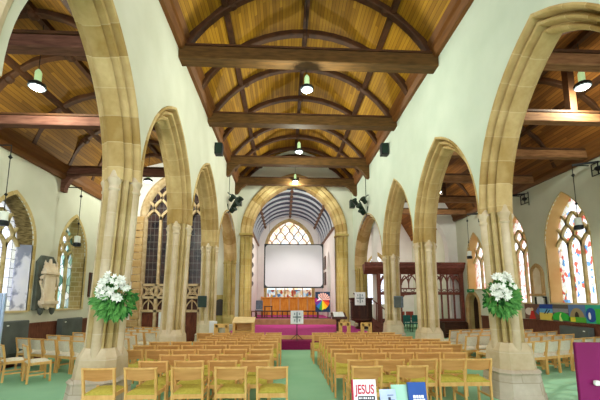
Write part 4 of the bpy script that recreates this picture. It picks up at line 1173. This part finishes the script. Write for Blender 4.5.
for s in (-1, 1):
    build('side_scroll', MB().tube([(NX+.16, 10.63+s*(.30+.08*math.sin(q*.7)), 2.45-q*.08) for q in range(10)], [.035+.015*math.sin(q*1.3) for q in range(10)], 8), 'cream_marble', t, 50)
    build('corbel', MB().lathe((NX+.14, 10.63+s*.25, 1.3), [(.02, 0), (.06, .06), (.08, .15), (.08, .2)], 8), 'slate', t, 40)
    build('pinnacle', MB().lathe((NX+.17, 10.63+s*.26, 2.66), [(.04, 0), (.04, .08), (.02, .12), (.035, .16), (.0, .26)], 8), 'cream_marble', t, 40)
build('base_shelf', MB().bb(NX+.1, NX+.28, 10.3, 10.96, 1.62, 1.72).prism([(10.3, 1.62), (10.96, 1.62), (10.86, 1.5), (10.72, 1.55), (10.63, 1.45), (10.54, 1.55), (10.4, 1.5)], mx, .1, .2), 'cream_marble', t, bevel=.01)
t = thing('hymn_board', 'narrow dark board hung on the wall beyond the narrow window', 'board', (NX+.03, 13.1, 1.9))
build('frame', MB().bb(NX, NX+.05, 12.95, 13.25, 1.85, 2.75), 'oak_dark', t, bevel=.01)
build('board_face', MB().bb(NX+.05, NX+.056, 12.99, 13.21, 1.9, 2.7), 'plaque', t)
def heater(label, x0, x1, y0, y1, z0, z1):
    t = thing('wall_heater', label, 'heater', ((x0+x1)/2, (y0+y1)/2, 0), 'grey wall heaters')
    build('heater_case', MB().bb(x0, x1, y0, y1, z0, z1), 'grey_panel', t, bevel=.02)
    xs = x1+.004 if x0 < 0 else x0-.004
    mb = MB()
    for i in range(5): mb.bb(min(xs, x1 if x0 < 0 else x0), max(xs, x1 if x0 < 0 else x0), y0+.1, y1-.1, z0+.06+i*.03, z0+.075+i*.03)
    build('grille', mb, 'iron', t)
    build('valve', MB().bb(min(xs, x1 if x0 < 0 else x0)-.01, max(xs, x1 if x0 < 0 else x0)+.01, y0+.12, y0+.18, z1-.12, z1-.09), 'white_metal', t)
    build('foot', MB().bb(x0, x1, y0+.1, y0+.16, 0, z0).bb(x0, x1, y1-.16, y1-.1, 0, z0), 'grey_panel', t)
heater('grey wall heater under the first leaded window near the navy bag', NX+.08, NX+.26, 8.95, 9.85, .18, 1.2)
heater('grey wall heater under the narrow window past the monument', NX+.08, NX+.26, 11.25, 12.35, .18, 1.15)
heater('grey wall heater below the painted panels under stained glass', SX-.26, SX-.08, 9.4, 10.45, .18, .96)

# painted panels
def painted(label, y0, y1, base, shapes):
    t = thing('painted_panel', label, 'painting', (SX-.1, (y0+y1)/2, 1.08), 'colourful painted panels on the dado')
    b = build('board', MB().bb(SX-.1, SX-.07, y0, y1, 1.08, 1.6), plain('panel_paint', base, .7), t)
    for nm, c, pts, lv in shapes:
        build(nm, MB().prism([(y1-(y1-y0)*u, 1.08+.52*v) for u, v in pts], lambda u, v, w: (SX-w, u, v), .1, .1+.003*lv), plain('panel_paint', c, .7), t)
    return t
R4 = lambda a, b, c, d: [(a, c), (b, c), (b, d), (a, d)]
circ = lambda cx, cy, rx, ry, n=14, a0=0, a1=2*PI: [(cx+rx*math.cos(a0+(a1-a0)*i/n), cy+ry*math.sin(a0+(a1-a0)*i/n)) for i in range(n+(0 if abs(a1-a0) > 6.2 else 1))]
painted('painted panel of a red robed figure, first beside the flower pier', 11.42, 12.13, '#7a5648', [('pale_cloud', '#e8d8d0', circ(.3, .5, .28, .25), 1), ('red_robe', '#c83028', [(.3, 0), (.75, 0), (.6, .55), (.45, .55)], 2), ('head', '#e8c8a8', circ(.52, .65, .09, .11), 3), ('blue_wing', '#5a78b8', [(.75, .5), (.98, .85), (.95, .3)], 2)])
painted('painted panel of blue sky over yellow sand', 10.84, 11.41, '#2848a0', [('pale_sky', '#6ab0e0', R4(0, 1, .42, .72), 1), ('sand', '#e8cf60', R4(0, 1, 0, .46), 2), ('dark_birds', '#28304a', [(.35, .4), (.6, .7), (.66, .68), (.42, .36)], 3), ('dark_bird', '#28304a', [(.55, .42), (.78, .66), (.82, .62), (.6, .38)], 3)])
painted('painted panel of a pale path through green hills below grey cloud', 10.22, 10.83, '#5c5450', [('grey_sky', '#8a8a90', R4(0, 1, .5, .75), 1), ('green_hill', '#30b040', circ(.5, .05, .62, .5, 14, 0, PI), 2), ('pale_path', '#d8e890', [(.4, 0), (.62, 0), (.5, .3), (.58, .48), (.5, .48), (.42, .3)], 3)])
painted('painted panel of a dark cave mouth in a stone hill', 9.62, 10.21, '#5a78a8', [('hill', '#9a8a68', circ(.5, .1, .46, .72, 14, 0, PI), 1), ('grass', '#58a838', R4(0, 1, 0, .3), 2), ('cave', '#3a2c28', circ(.5, .3, .12, .3, 12, 0, PI), 3), ('yellow_field', '#d8c838', R4(.1, .4, .02, .28), 3)])
painted('painted panel of a blue pool with green banks', 9.04, 9.61, '#30a890', [('blue_pool', '#2850a0', circ(.3, .45, .3, .4), 1), ('green_bank', '#48b848', R4(.55, 1, 0, .8), 2), ('white_figure', '#e8ecf4', circ(.22, .4, .07, .2), 3)])
painted('painted panel of orange and brown, last of the row shown', 8.45, 9.03, '#d8a860', [('brown_hill', '#8a5a30', circ(.5, 0, .5, .5, 14, 0, PI), 1), ('orange_sun', '#f0d060', circ(.5, .7, .16, .2), 2)])
# niche on the south wall
t = thing('wall_niche', 'small pointed stone niche with a pale plaque between the stained glass windows', 'niche', (SX-.05, 11.5, 1.9))
build('niche_frame', MB().sweep(arch_path(11.5, 2.6, .2, .28, 8, legs=1.95), [(.12, -.04), (0, -.05), (0, .03), (.12, .03)], tR), 'quoin', t, 35)
build('plaque', MB().add([tR(u, v, -.01) for u, v, _, _ in arch_path(11.5, 2.6, .2, .28, 8, legs=1.95)], [tuple(range(19))]), 'cream_marble', t, fix=False)
build('niche_sill', MB().bb(SX-.12, SX, 11.18, 11.82, 1.88, 1.95), 'quoin', t)
t = thing('notice_frame', 'black bracketed notice frame with white card on the painted panels', 'notice', (SX-.1, 11.3, 1.6))
build('frame', MB().bb(SX-.14, SX-.1, 11.02, 11.06, 1.6, 1.84).bb(SX-.14, SX-.1, 11.5, 11.54, 1.6, 1.84).bb(SX-.14, SX-.1, 11.02, 11.16, 1.81, 1.85), 'iron', t)
build('card', MB().bb(SX-.11, SX-.105, 11.16, 11.48, 1.6, 1.85), 'paper', t)
t = thing('memorial_plaque', 'dark arched memorial plaque in a stone recess beyond the third pier', 'plaque', (-3.38, 18.68, .9))
build('recess_stone', MB().bb(-3.9, -2.85, 18.62, 18.7, 0, 2.0), 'pier_hi', t)
build('plaque_face', MB().prism([(u, v) for u, v, _, _ in arch_path(-3.4, 1.58, .25, .2, 8, legs=.92)], planeY(18.62, 1), -.03, .0), 'plaque', t)
# pale chest beside the stone screen
t = thing('white_cupboard', 'white cupboard standing before the stone screen doors', 'cupboard', (-4.85, 14.2, 0))
build('case', MB().bb(-5.02, -4.55, 14.15, 14.48, 0, 1.25), 'white_metal', t, bevel=.01)
build('door', MB().bb(-5.0, -4.57, 14.13, 14.15, .05, .70), 'white_cloth', t)
build('drawer', MB().bb(-5.0, -4.57, 14.13, 14.15, .75, 1.2), 'white_cloth', t)

# ------------------------------------------------------------------ bookstall at the camera
TZ = .87
t = thing('display_table', 'white clothed bookstall table at the end of the pulpit side rows', 'table', (1.0, 2.75, 0))
build('tablecloth', MB().bb(.42, 1.42, 2.35, 2.95, TZ-.03, TZ).bb(.42, 1.42, 2.93, 2.95, .45, TZ).bb(.42, .44, 2.35, 2.95, .45, TZ).bb(1.4, 1.42, 2.35, 2.95, .45, TZ).bb(.42, 1.42, 2.35, 2.37, .45, TZ), 'white_cloth', t)
for a in (.5, 1.34):
    for b in (2.42, 2.88): build('leg', MB().bb(a-.02, a+.02, b-.02, b+.02, 0, TZ-.03), 'iron', t)
def stand_book(name, label, cx, y, w, h, mat, spine, tilt=-.2, z=TZ):
    t = thing(name, label, 'book', (cx, y, z))
    mt = Matrix.Translation((cx, y, z)) @ Matrix.Rotation(tilt, 4, 'X')
    def tr(m): m.v = [tuple(mt @ Vector(v)) for v in m.v]; return m
    build('cover', tr(MB().bb(-w/2, w/2, -.004, .0, 0, h).bb(-w/2, w/2, .02, .024, 0, h)), mat, t)
    build('page_block', tr(MB().bb(-w/2+.004, w/2-.004, 0, .02, .004, h-.004)), 'paper', t)
    build('spine', tr(MB().bb(-w/2-.012, -w/2, -.006, .026, 0, h)), spine, t)
    return t, mt
b, mt = stand_book('hardback_book', 'white book with crimson JESUS title standing on the bookstall', .655, 2.82, .185, .24, 'paper', 'crimson')
rx = (PI/2-.2, 0, 0)
def on(mt, x, z, y=-.006): return mt @ Vector((x, y, z))
o = text('title_lettering', 'JESUS', .078, 'crimson', b, on(mt, .0, .162), rx, .0015); o.scale = (.82, 1.25, 1)
m = MB().bb(-.058, .078, -.0055, -.004, .085, .115); m.v = [tuple(mt @ Vector(v)) for v in m.v]; lb = build('subtitle_strip', m, 'ink', b)
m = MB()
for i, w in enumerate((.012, .008, .014, .01, .012, .009, .011)): m.bb(-.05+i*.0175, -.05+i*.0175+w, -.0062, -.0055, .094, .106)
m.v = [tuple(mt @ Vector(v)) for v in m.v]; build('subtitle_lettering', m, 'white_ink', lb)
b, mt = stand_book('paperback_book', 'blue book with white lettering standing on the bookstall', 1.09, 2.82, .135, .215, 'blue_cover', 'blue_cover')
m = MB()
for z, ws in ((.105, (.02, .016, .012, .02)), (.078, (.024, .012, .018, .022)), (.055, (.02, .02, .016))):
    x = -.045
    for w in ws: m.bb(x, x+w, -.006, -.004, z-.009, z+.012); x += w+.006
m.v = [tuple(mt @ Vector(v)) for v in m.v]; build('cover_lettering', m, 'white_ink', b)
def leaflet(label, cx, y, w, h, mat, tilt=-.35, lines=None, z=TZ):
    t = thing('leaflet', label, 'leaflet', (cx, y, z))
    mt = Matrix.Translation((cx, y, z)) @ Matrix.Rotation(tilt, 4, 'X')
    m = MB().bb(-w/2, w/2, 0, .004, 0, h); m.v = [tuple(mt @ Vector(v)) for v in m.v]; build('sheet', m, mat, t)
    if lines:
        m = MB()
        for x, zz, ww, hh in lines: m.bb(x-ww/2, x+ww/2, -.002, 0, zz-hh/2, zz+hh/2)
        m.v = [tuple(mt @ Vector(v)) for v in m.v]; build('print', m, 'slate_blue', t)
leaflet('pale blue leaflet with scribbled print between the two books', .835, 2.78, .13, .175, 'paper_blue', lines=[(-.02, .08, .06, .01), (.01, .10, .02, .03), (.035, .09, .03, .012), (-.04, .07, .02, .006), (.02, .13, .05, .005)])
leaflet('mint green leaflet leaning beside the blue book', .955, 2.84, .14, .195, 'paper_mint')
t = thing('leaflet_pile', 'flat pale leaflet lying at the bookstall corner', 'leaflet', (.54, 2.7, TZ))
build('sheet', MB().box((.54, 2.7, TZ+.004), (.16, .2, .008), .3), 'paper_blue', t)
build('print', MB().box((.54, 2.7, TZ+.0085), (.1, .1, .001), .3), 'slate_blue', t)

# magenta board
t = thing('display_board', 'magenta display board standing beside the bookstall, nearest the camera', 'display board', (2.5, 2.5, 0))
build('board_face', MB().box((2.62, 2.52, 1.0), (.86, .03, .86), -.08), 'magenta', t, bevel=.004)
build('board_clip', MB().box((2.29, 2.50, 1.145), (.035, .03, .035), 0), 'white_metal', t, bevel=.006)
for x in (2.25, 2.99): build('leg', MB().bb(x-.02, x+.02, 2.54, 2.58, .03, 1.42).bb(x-.02, x+.02, 2.3, 2.8, 0, .03), 'iron', t)

# display stand and bag at the left edge of the monument aisle
t = thing('display_stand', 'slim pale blue display stand at the near end of the monument aisle', 'display stand', (-4.4, 5.6, 0))
build('pole', MB().bar((-4.40, 5.6, .03), (-4.36, 5.6, 1.85), .03), 'paper_blue', t)
build('foot', MB().bb(-4.65, -4.2, 5.45, 5.85, 0, .03), 'iron', t)
build('banner_sheet', MB().bb(-5.4, -4.40, 5.59, 5.61, 1.35, 1.85), 'paper_blue', t)
t = thing('navy_bag', 'padded navy bag hanging on the slim display stand', 'bag', (-4.45, 5.5, .6))
build('bag_body', MB().lathe((-4.5, 5.48, .6), [(.06, 0), (.14, .04), (.17, .2), (.165, .42), (.12, .56), (.04, .62)], 14, 1, .6), 'navy', t, 60)
build('strap', MB().tube([(-4.54, 5.48, 1.2), (-4.48, 5.53, 1.38), (-4.42, 5.56, 1.42), (-4.40, 5.53, 1.36), (-4.44, 5.48, 1.2)], .012, 6), 'navy', t)
build('pocket', MB().box((-4.5, 5.36, .8), (.18, .05, .2)), 'ink', t, bevel=.02)

# ------------------------------------------------------------------ light
w = bpy.data.worlds.new('sky'); sc.world = w; w.use_nodes = True
bg = w.node_tree.nodes['Background']; bg.inputs[0].default_value = (.93, .97, 1, 1); bg.inputs[1].default_value = 3.2
def light(name, typ, loc, rot, e, col=(1, 1, 1), **kw):
    l = bpy.data.lights.new(name, typ); l.energy = e; l.color = col
    for a, b in kw.items(): setattr(l, a, b)
    o = bpy.data.objects.new(name, l); COL.objects.link(o); o.location = loc; o.rotation_euler = rot; return o
light('sun', 'SUN', (20, -5, 20), (math.radians(44), 0, math.radians(100)), 4.0, (1, .96, .88), angle=.01)
for x, y, z, e in ((.42, 22.2, 4.6, 150), (6.5, 20.3, 4.5, 110), (-5.0, 16.8, 4.0, 90)):  # unseen fill lights added to brighten the chancel and side chapels
    light('fill_light', 'POINT', (x, y, z), (0, 0, 0), e, (1, .93, .85), shadow_soft_size=.3)

sc.view_settings.view_transform = 'Standard'
sc.view_settings.look = 'None'
sc.view_settings.exposure = 0.25
sc.cycles.max_bounces = 8
sc.cycles.diffuse_bounces = 5
sc.cycles.transparent_max_bounces = 12
sc.cycles.sample_clamp_indirect = 6
